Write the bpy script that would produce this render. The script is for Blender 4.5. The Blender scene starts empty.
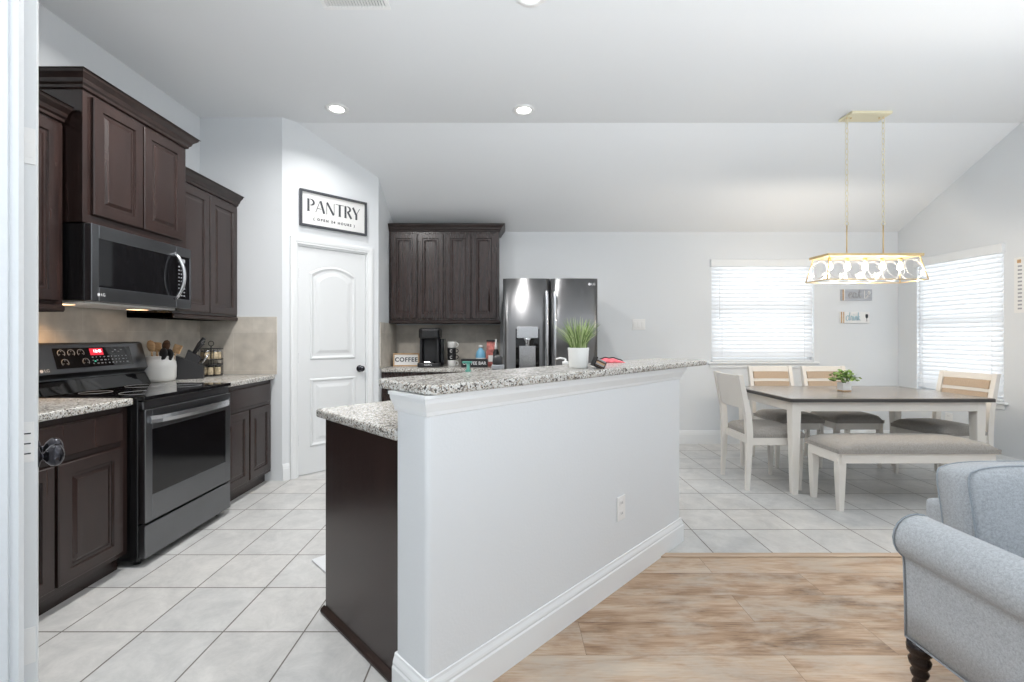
import bpy, bmesh, math, random
from mathutils import Vector, Matrix

random.seed(7)
SC = bpy.context.scene
COL = SC.collection
PI = math.pi
R = math.radians

# ------------------------------------------------------------ camera
cam_data = bpy.data.cameras.new('camera')
cam = bpy.data.objects.new('camera', cam_data)
COL.objects.link(cam)
cam.location = (0, 0, 1.245)
cam.rotation_euler = (R(90), 0, 0)
cam_data.sensor_width = 36
cam_data.lens = 455 / 1024 * 36
cam_data.shift_x = 5 / 1024
cam_data.shift_y = -5 / 1024
cam_data.clip_start = 0.05
SC.camera = cam

# ------------------------------------------------------------ colour management
SC.view_settings.view_transform = 'Standard'
SC.view_settings.look = 'None'
SC.view_settings.gamma = 1.0
SC.view_settings.use_curve_mapping = False
SC.view_settings.exposure = 0.38

# ------------------------------------------------------------ daylight (overcast sky round the house)
world = bpy.data.worlds.new('sky')
SC.world = world
world.use_nodes = True
bg = world.node_tree.nodes['Background']
bg.inputs['Color'].default_value = (0.91, 0.955, 1.0, 1)
bg.inputs['Strength'].default_value = 1.0
# open sky above, stronger glow added below the horizon to brighten the ceiling
_nt = world.node_tree
_g = _nt.nodes.new('ShaderNodeTexCoord')
_s = _nt.nodes.new('ShaderNodeSeparateXYZ')
_r = _nt.nodes.new('ShaderNodeMapRange')
_r.inputs['From Min'].default_value = -0.60
_r.inputs['From Max'].default_value = -0.20
_r.inputs['To Min'].default_value = 4.9
_r.inputs['To Max'].default_value = .74
_nt.links.new(_g.outputs['Generated'], _s.inputs[0])
_nt.links.new(_s.outputs['Z'], _r.inputs['Value'])
_nt.links.new(_r.outputs[0], bg.inputs['Strength'])


def area(name, loc, rot, sx, sy, power, color=(1, 1, 1), shape='RECTANGLE', spread=180):
    ld = bpy.data.lights.new(name, 'AREA')
    ld.shape = shape
    ld.size = sx
    ld.size_y = sy
    ld.energy = power
    ld.color = color
    ld.spread = R(spread)
    lo = bpy.data.objects.new(name, ld)
    lo.location = loc
    lo.rotation_euler = rot
    COL.objects.link(lo)
    return lo


# daylight arriving at the two blinded windows, from outside the glass
area('daylight_back_window', (2.96, 5.75, 1.55), (R(90), 0, R(180)), 1.3, 1.3, 6, (0.92, 0.97, 1.0))
area('daylight_side_window', (5.0, 4.59, 1.4), (R(90), 0, R(90)), 1.0, 1.6, 7.5, (0.92, 0.97, 1.0))
# ------------------------------------------------------------ materials
def new_mat(name):
    m = bpy.data.materials.new(name)
    m.use_nodes = True
    nt = m.node_tree
    b = nt.nodes['Principled BSDF']
    return m, nt, b


def setc(b, col):
    b.inputs['Base Color'].default_value = (col[0], col[1], col[2], 1)


def simple(name, col, rough=0.5, metal=0.0, noise=0.0, nscale=20, bump=0.0, bscale=200, spec=0.5):
    m, nt, b = new_mat(name)
    setc(b, col)
    b.inputs['Roughness'].default_value = rough
    b.inputs['Metallic'].default_value = metal
    b.inputs['Specular IOR Level'].default_value = spec
    tc = nt.nodes.new('ShaderNodeTexCoord')
    if noise:
        n = nt.nodes.new('ShaderNodeTexNoise')
        n.inputs['Scale'].default_value = nscale
        n.inputs['Detail'].default_value = 4
        nt.links.new(tc.outputs['Object'], n.inputs['Vector'])
        r = nt.nodes.new('ShaderNodeValToRGB')
        r.color_ramp.elements[0].position = 0.3
        r.color_ramp.elements[1].position = 0.7
        r.color_ramp.elements[0].color = tuple(c * (1 - noise) for c in col) + (1,)
        r.color_ramp.elements[1].color = tuple(min(1, c * (1 + noise)) for c in col) + (1,)
        nt.links.new(n.outputs['Fac'], r.inputs['Fac'])
        nt.links.new(r.outputs['Color'], b.inputs['Base Color'])
    if bump:
        n2 = nt.nodes.new('ShaderNodeTexNoise')
        n2.inputs['Scale'].default_value = bscale
        n2.inputs['Detail'].default_value = 2
        nt.links.new(tc.outputs['Object'], n2.inputs['Vector'])
        bp = nt.nodes.new('ShaderNodeBump')
        bp.inputs['Strength'].default_value = bump
        bp.inputs['Distance'].default_value = 0.002
        nt.links.new(n2.outputs['Fac'], bp.inputs['Height'])
        nt.links.new(bp.outputs['Normal'], b.inputs['Normal'])
    return m


def emit(name, col, strength, base=(1, 1, 1)):
    m, nt, b = new_mat(name)
    setc(b, base)
    b.inputs['Emission Color'].default_value = (*col, 1)
    b.inputs['Emission Strength'].default_value = strength
    return m


def wood_mat(name, c1, c2, scale=(30, 30, 2.0), rough=0.3, spec=0.5):
    m, nt, b = new_mat(name)
    tc = nt.nodes.new('ShaderNodeTexCoord')
    mp = nt.nodes.new('ShaderNodeMapping')
    mp.inputs['Scale'].default_value = scale
    nt.links.new(tc.outputs['Object'], mp.inputs['Vector'])
    n = nt.nodes.new('ShaderNodeTexNoise')
    n.inputs['Scale'].default_value = 1.6
    n.inputs['Detail'].default_value = 6
    n.inputs['Distortion'].default_value = 0.6
    nt.links.new(mp.outputs['Vector'], n.inputs['Vector'])
    r = nt.nodes.new('ShaderNodeValToRGB')
    r.color_ramp.elements[0].position = 0.3
    r.color_ramp.elements[1].position = 0.72
    r.color_ramp.elements[0].color = (*c1, 1)
    r.color_ramp.elements[1].color = (*c2, 1)
    nt.links.new(n.outputs['Fac'], r.inputs['Fac'])
    nt.links.new(r.outputs['Color'], b.inputs['Base Color'])
    b.inputs['Roughness'].default_value = rough
    b.inputs['Specular IOR Level'].default_value = spec
    return m


def granite_mat(name):
    m, nt, b = new_mat(name)
    tc = nt.nodes.new('ShaderNodeTexCoord')
    v = nt.nodes.new('ShaderNodeTexVoronoi')
    v.inputs['Scale'].default_value = 190
    nt.links.new(tc.outputs['Object'], v.inputs['Vector'])
    r = nt.nodes.new('ShaderNodeValToRGB')
    r.color_ramp.interpolation = 'CONSTANT'
    els = [(0.0, (0.04, 0.036, 0.033)), (0.10, (0.20, 0.18, 0.16)), (0.27, (0.42, 0.38, 0.33)),
           (0.42, (0.50, 0.49, 0.455)), (0.58, (0.58, 0.58, 0.555)), (0.86, (0.34, 0.28, 0.21)), (0.9, (0.66, 0.66, 0.64))]
    while len(r.color_ramp.elements) < len(els):
        r.color_ramp.elements.new(0.5)
    for e, (p, c) in zip(r.color_ramp.elements, els):
        e.position = p
        e.color = (*c, 1)
    sep = nt.nodes.new('ShaderNodeSeparateColor')
    nt.links.new(v.outputs['Color'], sep.inputs['Color'])
    n = nt.nodes.new('ShaderNodeTexNoise')
    n.inputs['Scale'].default_value = 26
    n.inputs['Detail'].default_value = 3
    nt.links.new(tc.outputs['Object'], n.inputs['Vector'])
    mix = nt.nodes.new('ShaderNodeMath')
    mix.operation = 'MULTIPLY_ADD'
    nt.links.new(n.outputs['Fac'], mix.inputs[0])
    mix.inputs[1].default_value = 0.6
    mix.inputs[2].default_value = -0.28
    add = nt.nodes.new('ShaderNodeMath')
    add.operation = 'ADD'
    nt.links.new(sep.outputs[0], add.inputs[0])
    nt.links.new(mix.outputs[0], add.inputs[1])
    nt.links.new(add.outputs[0], r.inputs['Fac'])
    nt.links.new(r.outputs['Color'], b.inputs['Base Color'])
    b.inputs['Roughness'].default_value = 0.22
    return m


def tile_floor_mat():
    m, nt, b = new_mat('floor_tile')
    tc = nt.nodes.new('ShaderNodeTexCoord')
    mp = nt.nodes.new('ShaderNodeMapping')
    nt.links.new(tc.outputs['Object'], mp.inputs['Vector'])
    br = nt.nodes.new('ShaderNodeTexBrick')
    br.offset = 0
    br.squash = 1
    br.inputs['Scale'].default_value = 1
    br.inputs['Brick Width'].default_value = 0.34
    br.inputs['Row Height'].default_value = 0.337
    br.inputs['Mortar Size'].default_value = 0.0036
    br.inputs['Mortar Smooth'].default_value = 0.2
    br.inputs['Bias'].default_value = 0
    br.inputs['Color1'].default_value = (0.57, 0.575, 0.57, 1)
    br.inputs['Color2'].default_value = (0.615, 0.61, 0.595, 1)
    br.inputs['Mortar'].default_value = (0.16, 0.145, 0.13, 1)
    nt.links.new(mp.outputs['Vector'], br.inputs['Vector'])
    n = nt.nodes.new('ShaderNodeTexNoise')
    n.inputs['Scale'].default_value = 6
    n.inputs['Detail'].default_value = 10
    n.inputs['Roughness'].default_value = 0.78
    n.inputs['Distortion'].default_value = 0.4
    nt.links.new(tc.outputs['Object'], n.inputs['Vector'])
    r = nt.nodes.new('ShaderNodeValToRGB')
    r.color_ramp.elements[0].position = 0.35
    r.color_ramp.elements[1].position = 0.65
    r.color_ramp.elements[0].color = (0.78, 0.785, 0.79, 1)
    r.color_ramp.elements[1].color = (1.04, 1.03, 1.02, 1)
    nt.links.new(n.outputs['Fac'], r.inputs['Fac'])
    mx = nt.nodes.new('ShaderNodeMix')
    mx.data_type = 'RGBA'
    mx.blend_type = 'MULTIPLY'
    mx.inputs[0].default_value = 1
    nt.links.new(br.outputs['Color'], mx.inputs[6])
    nt.links.new(r.outputs['Color'], mx.inputs[7])
    nt.links.new(mx.outputs[2], b.inputs['Base Color'])
    b.inputs['Roughness'].default_value = 0.38
    bp = nt.nodes.new('ShaderNodeBump')
    bp.inputs['Strength'].default_value = 0.35
    bp.inputs['Distance'].default_value = 0.002
    bp.invert = True
    nt.links.new(br.outputs['Fac'], bp.inputs['Height'])
    nt.links.new(bp.outputs['Normal'], b.inputs['Normal'])
    return m


def plank_floor_mat():
    m, nt, b = new_mat('floor_planks')
    tc = nt.nodes.new('ShaderNodeTexCoord')
    br = nt.nodes.new('ShaderNodeTexBrick')
    br.offset = 0.37
    br.offset_frequency = 2
    br.inputs['Scale'].default_value = 1
    br.inputs['Brick Width'].default_value = 1.22
    br.inputs['Row Height'].default_value = 0.205
    br.inputs['Mortar Size'].default_value = 0.0009
    br.inputs['Bias'].default_value = 0
    br.inputs['Color1'].default_value = (0.0, 0.0, 0.0, 1)
    br.inputs['Color2'].default_value = (1.0, 1.0, 1.0, 1)
    br.inputs['Mortar'].default_value = (0.0, 0.0, 0.0, 1)
    nt.links.new(tc.outputs['Object'], br.inputs['Vector'])
    # shift the grain per plank
    sc_ = nt.nodes.new('ShaderNodeVectorMath')
    sc_.operation = 'SCALE'
    sc_.inputs['Scale'].default_value = 7.3
    nt.links.new(br.outputs['Color'], sc_.inputs[0])
    ad = nt.nodes.new('ShaderNodeVectorMath')
    ad.operation = 'ADD'
    nt.links.new(tc.outputs['Object'], ad.inputs[0])
    nt.links.new(sc_.outputs[0], ad.inputs[1])
    mp = nt.nodes.new('ShaderNodeMapping')
    mp.inputs['Scale'].default_value = (1.6, 6.5, 1)
    nt.links.new(ad.outputs[0], mp.inputs['Vector'])
    n = nt.nodes.new('ShaderNodeTexNoise')
    n.inputs['Scale'].default_value = 1.5
    n.inputs['Detail'].default_value = 7
    n.inputs['Roughness'].default_value = 0.62
    n.inputs['Distortion'].default_value = 0.8
    nt.links.new(mp.outputs['Vector'], n.inputs['Vector'])
    mp2 = nt.nodes.new('ShaderNodeMapping')
    mp2.inputs['Scale'].default_value = (6, 90, 1)
    nt.links.new(ad.outputs[0], mp2.inputs['Vector'])
    n2 = nt.nodes.new('ShaderNodeTexNoise')
    n2.inputs['Scale'].default_value = 1.5
    n2.inputs['Detail'].default_value = 3
    nt.links.new(mp2.outputs['Vector'], n2.inputs['Vector'])
    # combine
    def math_(op, a, bb):
        x = nt.nodes.new('ShaderNodeMath')
        x.operation = op
        for i, s in enumerate((a, bb)):
            if isinstance(s, (int, float)):
                x.inputs[i].default_value = s
            else:
                nt.links.new(s, x.inputs[i])
        return x.outputs[0]
    sep = nt.nodes.new('ShaderNodeSeparateColor')
    nt.links.new(br.outputs['Color'], sep.inputs['Color'])
    s1 = math_('MULTIPLY', n.outputs['Fac'], 0.78)
    s2 = math_('MULTIPLY', n2.outputs['Fac'], 0.28)
    s3 = math_('MULTIPLY', sep.outputs[0], 0.14)
    s = math_('ADD', math_('ADD', math_('ADD', s1, s2), s3), 0.03)
    r = nt.nodes.new('ShaderNodeValToRGB')
    els = [(0.42, (0.16, 0.088, 0.046)), (0.54, (0.35, 0.222, 0.135)), (0.67, (0.51, 0.37, 0.26)), (0.82, (0.62, 0.52, 0.41))]
    while len(r.color_ramp.elements) < len(els):
        r.color_ramp.elements.new(0.5)
    for e, (p, c) in zip(r.color_ramp.elements, els):
        e.position = p
        e.color = (*c, 1)
    nt.links.new(s, r.inputs['Fac'])
    # limed grey patches and dark knots
    n4 = nt.nodes.new('ShaderNodeTexNoise')
    n4.inputs['Scale'].default_value = 2.6
    n4.inputs['Detail'].default_value = 5
    n4.inputs['Roughness'].default_value = 0.7
    mp4 = nt.nodes.new('ShaderNodeMapping')
    mp4.inputs['Scale'].default_value = (1, 2.2, 1)
    nt.links.new(ad.outputs[0], mp4.inputs['Vector'])
    nt.links.new(mp4.outputs['Vector'], n4.inputs['Vector'])
    r4 = nt.nodes.new('ShaderNodeMapRange')
    r4.inputs['From Min'].default_value = 0.48
    r4.inputs['From Max'].default_value = 0.66
    r4.inputs['To Max'].default_value = 0.75
    nt.links.new(n4.outputs['Fac'], r4.inputs['Value'])
    mg = nt.nodes.new('ShaderNodeMix')
    mg.data_type = 'RGBA'
    nt.links.new(r4.outputs[0], mg.inputs[0])
    nt.links.new(r.outputs['Color'], mg.inputs[6])
    mg.inputs[7].default_value = (0.50, 0.435, 0.365, 1)
    vk = nt.nodes.new('ShaderNodeTexVoronoi')
    vk.inputs['Scale'].default_value = 2.1
    mpk = nt.nodes.new('ShaderNodeMapping')
    mpk.inputs['Scale'].default_value = (1, 2.0, 1)
    nt.links.new(ad.outputs[0], mpk.inputs['Vector'])
    nt.links.new(mpk.outputs['Vector'], vk.inputs['Vector'])
    rk = nt.nodes.new('ShaderNodeMapRange')
    rk.inputs['From Min'].default_value = 0.02
    rk.inputs['From Max'].default_value = 0.10
    rk.inputs['To Min'].default_value = 0.7
    rk.inputs['To Max'].default_value = 0.0
    nt.links.new(vk.outputs['Distance'], rk.inputs['Value'])
    mk_ = nt.nodes.new('ShaderNodeMix')
    mk_.data_type = 'RGBA'
    nt.links.new(rk.outputs[0], mk_.inputs[0])
    nt.links.new(mg.outputs[2], mk_.inputs[6])
    mk_.inputs[7].default_value = (0.17, 0.10, 0.06, 1)
    mx = nt.nodes.new('ShaderNodeMix')
    mx.data_type = 'RGBA'
    nt.links.new(br.outputs['Fac'], mx.inputs[0])
    nt.links.new(mk_.outputs[2], mx.inputs[6])
    mx.inputs[7].default_value = (0.16, 0.10, 0.06, 1)
    nt.links.new(mx.outputs[2], b.inputs['Base Color'])
    b.inputs['Roughness'].default_value = 0.42
    return m


def splash_mat():
    m, nt, b = new_mat('backsplash_tile')
    tc = nt.nodes.new('ShaderNodeTexCoord')
    br = nt.nodes.new('ShaderNodeTexBrick')
    br.offset = 0.5
    br.inputs['Scale'].default_value = 1
    br.inputs['Brick Width'].default_value = 0.345
    br.inputs['Row Height'].default_value = 0.33
    br.inputs['Mortar Size'].default_value = 0.002
    br.inputs['Color1'].default_value = (0.57, 0.525, 0.46, 1)
    br.inputs['Color2'].default_value = (0.64, 0.60, 0.535, 1)
    br.inputs['Mortar'].default_value = (0.66, 0.62, 0.56, 1)
    nt.links.new(tc.outputs['UV'], br.inputs['Vector'])
    n = nt.nodes.new('ShaderNodeTexNoise')
    n.inputs['Scale'].default_value = 9
    n.inputs['Detail'].default_value = 6
    nt.links.new(tc.outputs['Object'], n.inputs['Vector'])
    r = nt.nodes.new('ShaderNodeValToRGB')
    r.color_ramp.elements[0].position = 0.3
    r.color_ramp.elements[1].position = 0.7
    r.color_ramp.elements[0].color = (0.8, 0.8, 0.8, 1)
    r.color_ramp.elements[1].color = (1.1, 1.1, 1.1, 1)
    nt.links.new(n.outputs['Fac'], r.inputs['Fac'])
    mx = nt.nodes.new('ShaderNodeMix')
    mx.data_type = 'RGBA'
    mx.blend_type = 'MULTIPLY'
    mx.inputs[0].default_value = 1
    nt.links.new(br.outputs['Color'], mx.inputs[6])
    nt.links.new(r.outputs['Color'], mx.inputs[7])
    nt.links.new(mx.outputs[2], b.inputs['Base Color'])
    b.inputs['Roughness'].default_value = 0.45
    return m


def fabric_mat(name, c, var=0.12, scale=420, rough=0.9):
    m, nt, b = new_mat(name)
    tc = nt.nodes.new('ShaderNodeTexCoord')
    n = nt.nodes.new('ShaderNodeTexNoise')
    n.inputs['Scale'].default_value = scale
    n.inputs['Detail'].default_value = 2
    nt.links.new(tc.outputs['Object'], n.inputs['Vector'])
    n3 = nt.nodes.new('ShaderNodeTexNoise')
    n3.inputs['Scale'].default_value = scale / 2.5
    n3.inputs['Detail'].default_value = 4
    nt.links.new(tc.outputs['Object'], n3.inputs['Vector'])
    av = nt.nodes.new('ShaderNodeMath')
    av.operation = 'ADD'
    nt.links.new(n.outputs['Fac'], av.inputs[0])
    nt.links.new(n3.outputs['Fac'], av.inputs[1])
    r = nt.nodes.new('ShaderNodeValToRGB')
    r.color_ramp.elements[0].position = 0.35
    r.color_ramp.elements[1].position = 0.65
    hv = nt.nodes.new('ShaderNodeMath')
    hv.operation = 'MULTIPLY'
    hv.inputs[1].default_value = 0.5
    nt.links.new(av.outputs[0], hv.inputs[0])
    r.color_ramp.elements[0].color = tuple(x * (1 - var) for x in c) + (1,)
    r.color_ramp.elements[1].color = tuple(min(1, x * (1 + var)) for x in c) + (1,)
    nt.links.new(hv.outputs[0], r.inputs['Fac'])
    nt.links.new(r.outputs['Color'], b.inputs['Base Color'])
    b.inputs['Roughness'].default_value = rough
    b.inputs['Specular IOR Level'].default_value = 0.2
    b.inputs['Sheen Weight'].default_value = 0.15
    bp = nt.nodes.new('ShaderNodeBump')
    bp.inputs['Strength'].default_value = 0.25
    bp.inputs['Distance'].default_value = 0.001
    nt.links.new(n.outputs['Fac'], bp.inputs['Height'])
    nt.links.new(bp.outputs['Normal'], b.inputs['Normal'])
    return m


def glass_mat(name, col=(1, 1, 1), rough=0.02, alpha=0.25):
    # thin clear glass: mostly see-through with a gloss coat
    m, nt, b = new_mat(name)
    out = nt.nodes['Material Output']
    tr = nt.nodes.new('ShaderNodeBsdfTransparent')
    tr.inputs['Color'].default_value = (*col, 1)
    gl = nt.nodes.new('ShaderNodeBsdfGlossy')
    gl.inputs['Roughness'].default_value = rough
    mx = nt.nodes.new('ShaderNodeMixShader')
    mx.inputs[0].default_value = alpha
    nt.links.new(tr.outputs[0], mx.inputs[1])
    nt.links.new(gl.outputs[0], mx.inputs[2])
    nt.links.new(mx.outputs[0], out.inputs['Surface'])
    return m


def translucent_mat(name, col, fac=0.5):
    m, nt, b = new_mat(name)
    out = nt.nodes['Material Output']
    d = nt.nodes.new('ShaderNodeBsdfDiffuse')
    d.inputs['Color'].default_value = (*col, 1)
    t = nt.nodes.new('ShaderNodeBsdfTranslucent')
    t.inputs['Color'].default_value = (*col, 1)
    mx = nt.nodes.new('ShaderNodeMixShader')
    mx.inputs[0].default_value = fac
    nt.links.new(d.outputs[0], mx.inputs[1])
    nt.links.new(t.outputs[0], mx.inputs[2])
    nt.links.new(mx.outputs[0], out.inputs['Surface'])
    return m


M = {}
M['wall'] = simple('wall_paint', (0.725, 0.75, 0.77), 0.75, bump=0.25, bscale=90)
M['ceiling'] = simple('ceiling_paint', (0.79, 0.805, 0.815), 0.85, bump=0.2, bscale=90)
M['trim'] = simple('trim_paint', (0.80, 0.82, 0.83), 0.35)
M['door'] = simple('door_paint', (0.74, 0.76, 0.77), 0.38)
M['tile'] = tile_floor_mat()
M['plank'] = plank_floor_mat()
M['strip'] = wood_mat('strip_wood', (0.42, 0.29, 0.19), (0.62, 0.48, 0.36), (2, 30, 30), 0.4)
M['espresso'] = wood_mat('espresso_wood', (0.016, 0.009, 0.008), (0.036, 0.0195, 0.0165), (26, 26, 2.2), 0.27, 0.6)
M['espresso_dark'] = wood_mat('espresso_trim', (0.013, 0.0075, 0.0065), (0.034, 0.020, 0.017), (8, 8, 30), 0.35)
M['granite'] = granite_mat('granite')
M['splash'] = splash_mat()
M['black'] = simple('black_enamel', (0.012, 0.012, 0.013), 0.22)
M['blackmatte'] = simple('black_plastic', (0.02, 0.02, 0.022), 0.45)
M['blackglass'] = simple('black_glass', (0.006, 0.006, 0.007), 0.04)
M['ovenglass'] = simple('oven_glass', (0.004, 0.004, 0.005), 0.10)
M['darksteel'] = simple('black_stainless', (0.20, 0.205, 0.215), 0.28, 1.0, noise=0.05, nscale=3)
M['fridge'] = simple('dark_stainless', (0.25, 0.25, 0.255), 0.30, 1.0, noise=0.04, nscale=3)
_n = M['fridge'].node_tree
_tn = _n.nodes.new('ShaderNodeTangent')
_tn.direction_type = 'RADIAL'
_tn.axis = 'Z'
_n.nodes['Principled BSDF'].inputs['Anisotropic'].default_value = 0.85
_n.nodes['Principled BSDF'].inputs['Anisotropic Rotation'].default_value = 0.25
_n.links.new(_tn.outputs[0], _n.nodes['Principled BSDF'].inputs['Tangent'])
M['steel'] = simple('bright_steel', (0.60, 0.61, 0.63), 0.25, 1.0)
M['chrome'] = simple('chrome', (0.8, 0.8, 0.8), 0.08, 1.0)
M['darkmetal'] = simple('oil_bronze', (0.05, 0.05, 0.058), 0.18, 0.9)
M['lattice'] = simple('etched_line', (0.55, 0.55, 0.55), 0.5)
M['palebrass'] = simple('pale_brass', (0.80, 0.74, 0.54), 0.45, 0.4)
M['brass'] = simple('soft_brass', (0.78, 0.61, 0.34), 0.35, 0.85)
M['whiteplastic'] = simple('white_plastic', (0.82, 0.82, 0.81), 0.35)
M['whiteceramic'] = simple('white_ceramic', (0.80, 0.80, 0.78), 0.3)
M['slat'] = translucent_mat('blind_slat', (0.86, 0.87, 0.88), 0.48)
M['glass'] = glass_mat('window_glass', alpha=0.06)
M['fixtureglass'] = glass_mat('fixture_glass', alpha=0.01)
M['cream'] = simple('cream_paint', (0.76, 0.73, 0.68), 0.4)
M['tabletop'] = wood_mat('table_top', (0.17, 0.155, 0.14), (0.25, 0.23, 0.21), (2, 30, 30), 0.24, 0.7)
M['edge'] = simple('table_edge', (0.05, 0.046, 0.043), 0.4)
M['seat'] = fabric_mat('seat_fabric', (0.34, 0.32, 0.295), 0.2, 260)
M['pad'] = fabric_mat('backrest_fabric', (0.50, 0.39, 0.29), 0.1, 300)
M['sofa'] = fabric_mat('sofa_fabric', (0.385, 0.41, 0.435), 0.2, 300)
M['piping'] = fabric_mat('sofa_piping', (0.29, 0.325, 0.355), 0.1, 300)
M['turned'] = simple('turned_leg_wood', (0.008, 0.004, 0.004), 0.16)
M['leaf'] = simple('grass_green', (0.15, 0.23, 0.065), 0.5, noise=0.35, nscale=30)
M['leafpale'] = simple('grass_pale', (0.46, 0.55, 0.27), 0.5)
M['leaf2'] = simple('leaf_green', (0.14, 0.25, 0.05), 0.5, noise=0.5, nscale=40)
M['soil'] = simple('soil', (0.05, 0.035, 0.02), 0.9)
M['signwhite'] = simple('sign_white', (0.80, 0.80, 0.79), 0.6)
M['signframe'] = simple('sign_frame', (0.06, 0.065, 0.075), 0.5)
M['ink'] = simple('sign_ink', (0.06, 0.065, 0.075), 0.6)
M['inkgrey'] = simple('grey_ink', (0.35, 0.36, 0.38), 0.6)
M['silver'] = simple('silver_mark', (0.75, 0.75, 0.76), 0.4)
M['red'] = simple('red_cloth', (0.72, 0.14, 0.17), 0.8, noise=0.3, nscale=30)
M['wood'] = wood_mat('natural_wood', (0.45, 0.27, 0.13), (0.68, 0.46, 0.26), (10, 10, 40), 0.5)
M['darkwood'] = wood_mat('dark_utensil_wood', (0.06, 0.03, 0.02), (0.13, 0.07, 0.04), (10, 10, 40), 0.5)
M['teal'] = simple('teal_plastic', (0.08, 0.30, 0.24), 0.3)
M['blue'] = simple('blue_plastic', (0.20, 0.48, 0.68), 0.3)
M['pink'] = simple('carton_red', (0.45, 0.14, 0.12), 0.6, noise=0.6, nscale=25)
M['spice'] = simple('spice_powder', (0.55, 0.45, 0.30), 0.7, noise=0.5, nscale=40)
M['reddisplay'] = emit('red_display', (0.9, 0.03, 0.06), 0.8, (0.1, 0, 0))
M['digits'] = emit('display_digits', (1, 0.75, 0.8), 2.5)
M['greendot'] = emit('green_indicator', (0.1, 0.9, 0.6), 0.5, (0, 0.1, 0.05))
M['bulb'] = emit('warm_bulb', (1.0, 0.80, 0.52), 7)
M['lens'] = emit('downlight_lens', (1.0, 0.98, 0.94), 9)
M['hoodlamp'] = emit('hood_lamp', (1.0, 0.6, 0.28), 2.5)
M['greyplank'] = wood_mat('grey_plank', (0.36, 0.38, 0.42), (0.5, 0.52, 0.56), (4, 40, 40), 0.6)
M['paleblue'] = simple('pale_blue_paint', (0.38, 0.55, 0.62), 0.6)
M['vent_dark'] = simple('vent_dark', (0.25, 0.26, 0.27), 0.6)
M['mat'] = fabric_mat('mat_fabric', (0.68, 0.70, 0.72), 0.05, 300)

# ------------------------------------------------------------ mesh helpers
def box(bm, x0, x1, y0, y1, z0, z1, bev=0.0, seg=1, mi=0, mat=None):
    x0, x1 = sorted((x0, x1)); y0, y1 = sorted((y0, y1)); z0, z1 = sorted((z0, z1))
    t = bmesh.new()
    vs = [t.verts.new(p) for p in ((x0, y0, z0), (x1, y0, z0), (x1, y1, z0), (x0, y1, z0), (x0, y0, z1), (x1, y0, z1), (x1, y1, z1), (x0, y1, z1))]
    for f in ((3, 2, 1, 0), (4, 5, 6, 7), (0, 1, 5, 4), (1, 2, 6, 5), (2, 3, 7, 6), (3, 0, 4, 7)):
        t.faces.new([vs[i] for i in f])
    if bev > 0:
        bmesh.ops.bevel(t, geom=t.edges[:], offset=bev, segments=seg, profile=0.5, affect='EDGES')
    merge(bm, t, mat, mi)


def merge(bm, t, mat=None, mi=0, smooth=None):
    if mat is not None:
        bmesh.ops.transform(t, matrix=mat, verts=t.verts)
    vm = {}
    for v in t.verts:
        vm[v] = bm.verts.new(v.co)
    for f in t.faces:
        try:
            nf = bm.faces.new([vm[v] for v in f.verts])
        except ValueError:
            continue
        nf.material_index = mi if mi else f.material_index
        nf.smooth = f.smooth if smooth is None else smooth
    t.free()


def prism(bm, pts, z0, z1, bev=0.0, seg=2, mi=0, mat=None, smooth=False):
    t = bmesh.new()
    a = [t.verts.new((p[0], p[1], z0)) for p in pts]
    b = [t.verts.new((p[0], p[1], z1)) for p in pts]
    t.faces.new(a[::-1])
    t.faces.new(b)
    n = len(pts)
    for i in range(n):
        t.faces.new((a[i], a[(i + 1) % n], b[(i + 1) % n], b[i]))
    bmesh.ops.recalc_face_normals(t, faces=t.faces[:])
    if bev > 0:
        es = [e for e in t.edges if abs(e.verts[0].co.z - e.verts[1].co.z) < 1e-6]
        bmesh.ops.bevel(t, geom=es, offset=bev, segments=seg, profile=0.5, affect='EDGES')
    merge(bm, t, mat, mi, smooth)


def lathe(bm, prof, n=24, mat=None, mi=0, smooth=True, caps=True):
    t = bmesh.new()
    rings = []
    for r, z in prof:
        r = max(r, 1e-5)
        rings.append([t.verts.new((r * math.cos(2 * PI * i / n), r * math.sin(2 * PI * i / n), z)) for i in range(n)])
    for a, b in zip(rings, rings[1:]):
        for i in range(n):
            f = t.faces.new((a[i], a[(i + 1) % n], b[(i + 1) % n], b[i]))
            f.smooth = smooth
    if caps:
        t.faces.new(rings[0][::-1])
        t.faces.new(rings[-1])
    merge(bm, t, mat, mi)


def cyl(bm, c, r, z0, z1, n=20, r2=None, mat=None, mi=0):
    m = Matrix.Translation((c[0], c[1], 0))
    if mat is not None:
        m = mat @ m
    lathe(bm, [(r, z0), (r2 if r2 is not None else r, z1)], n, m, mi)


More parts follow.
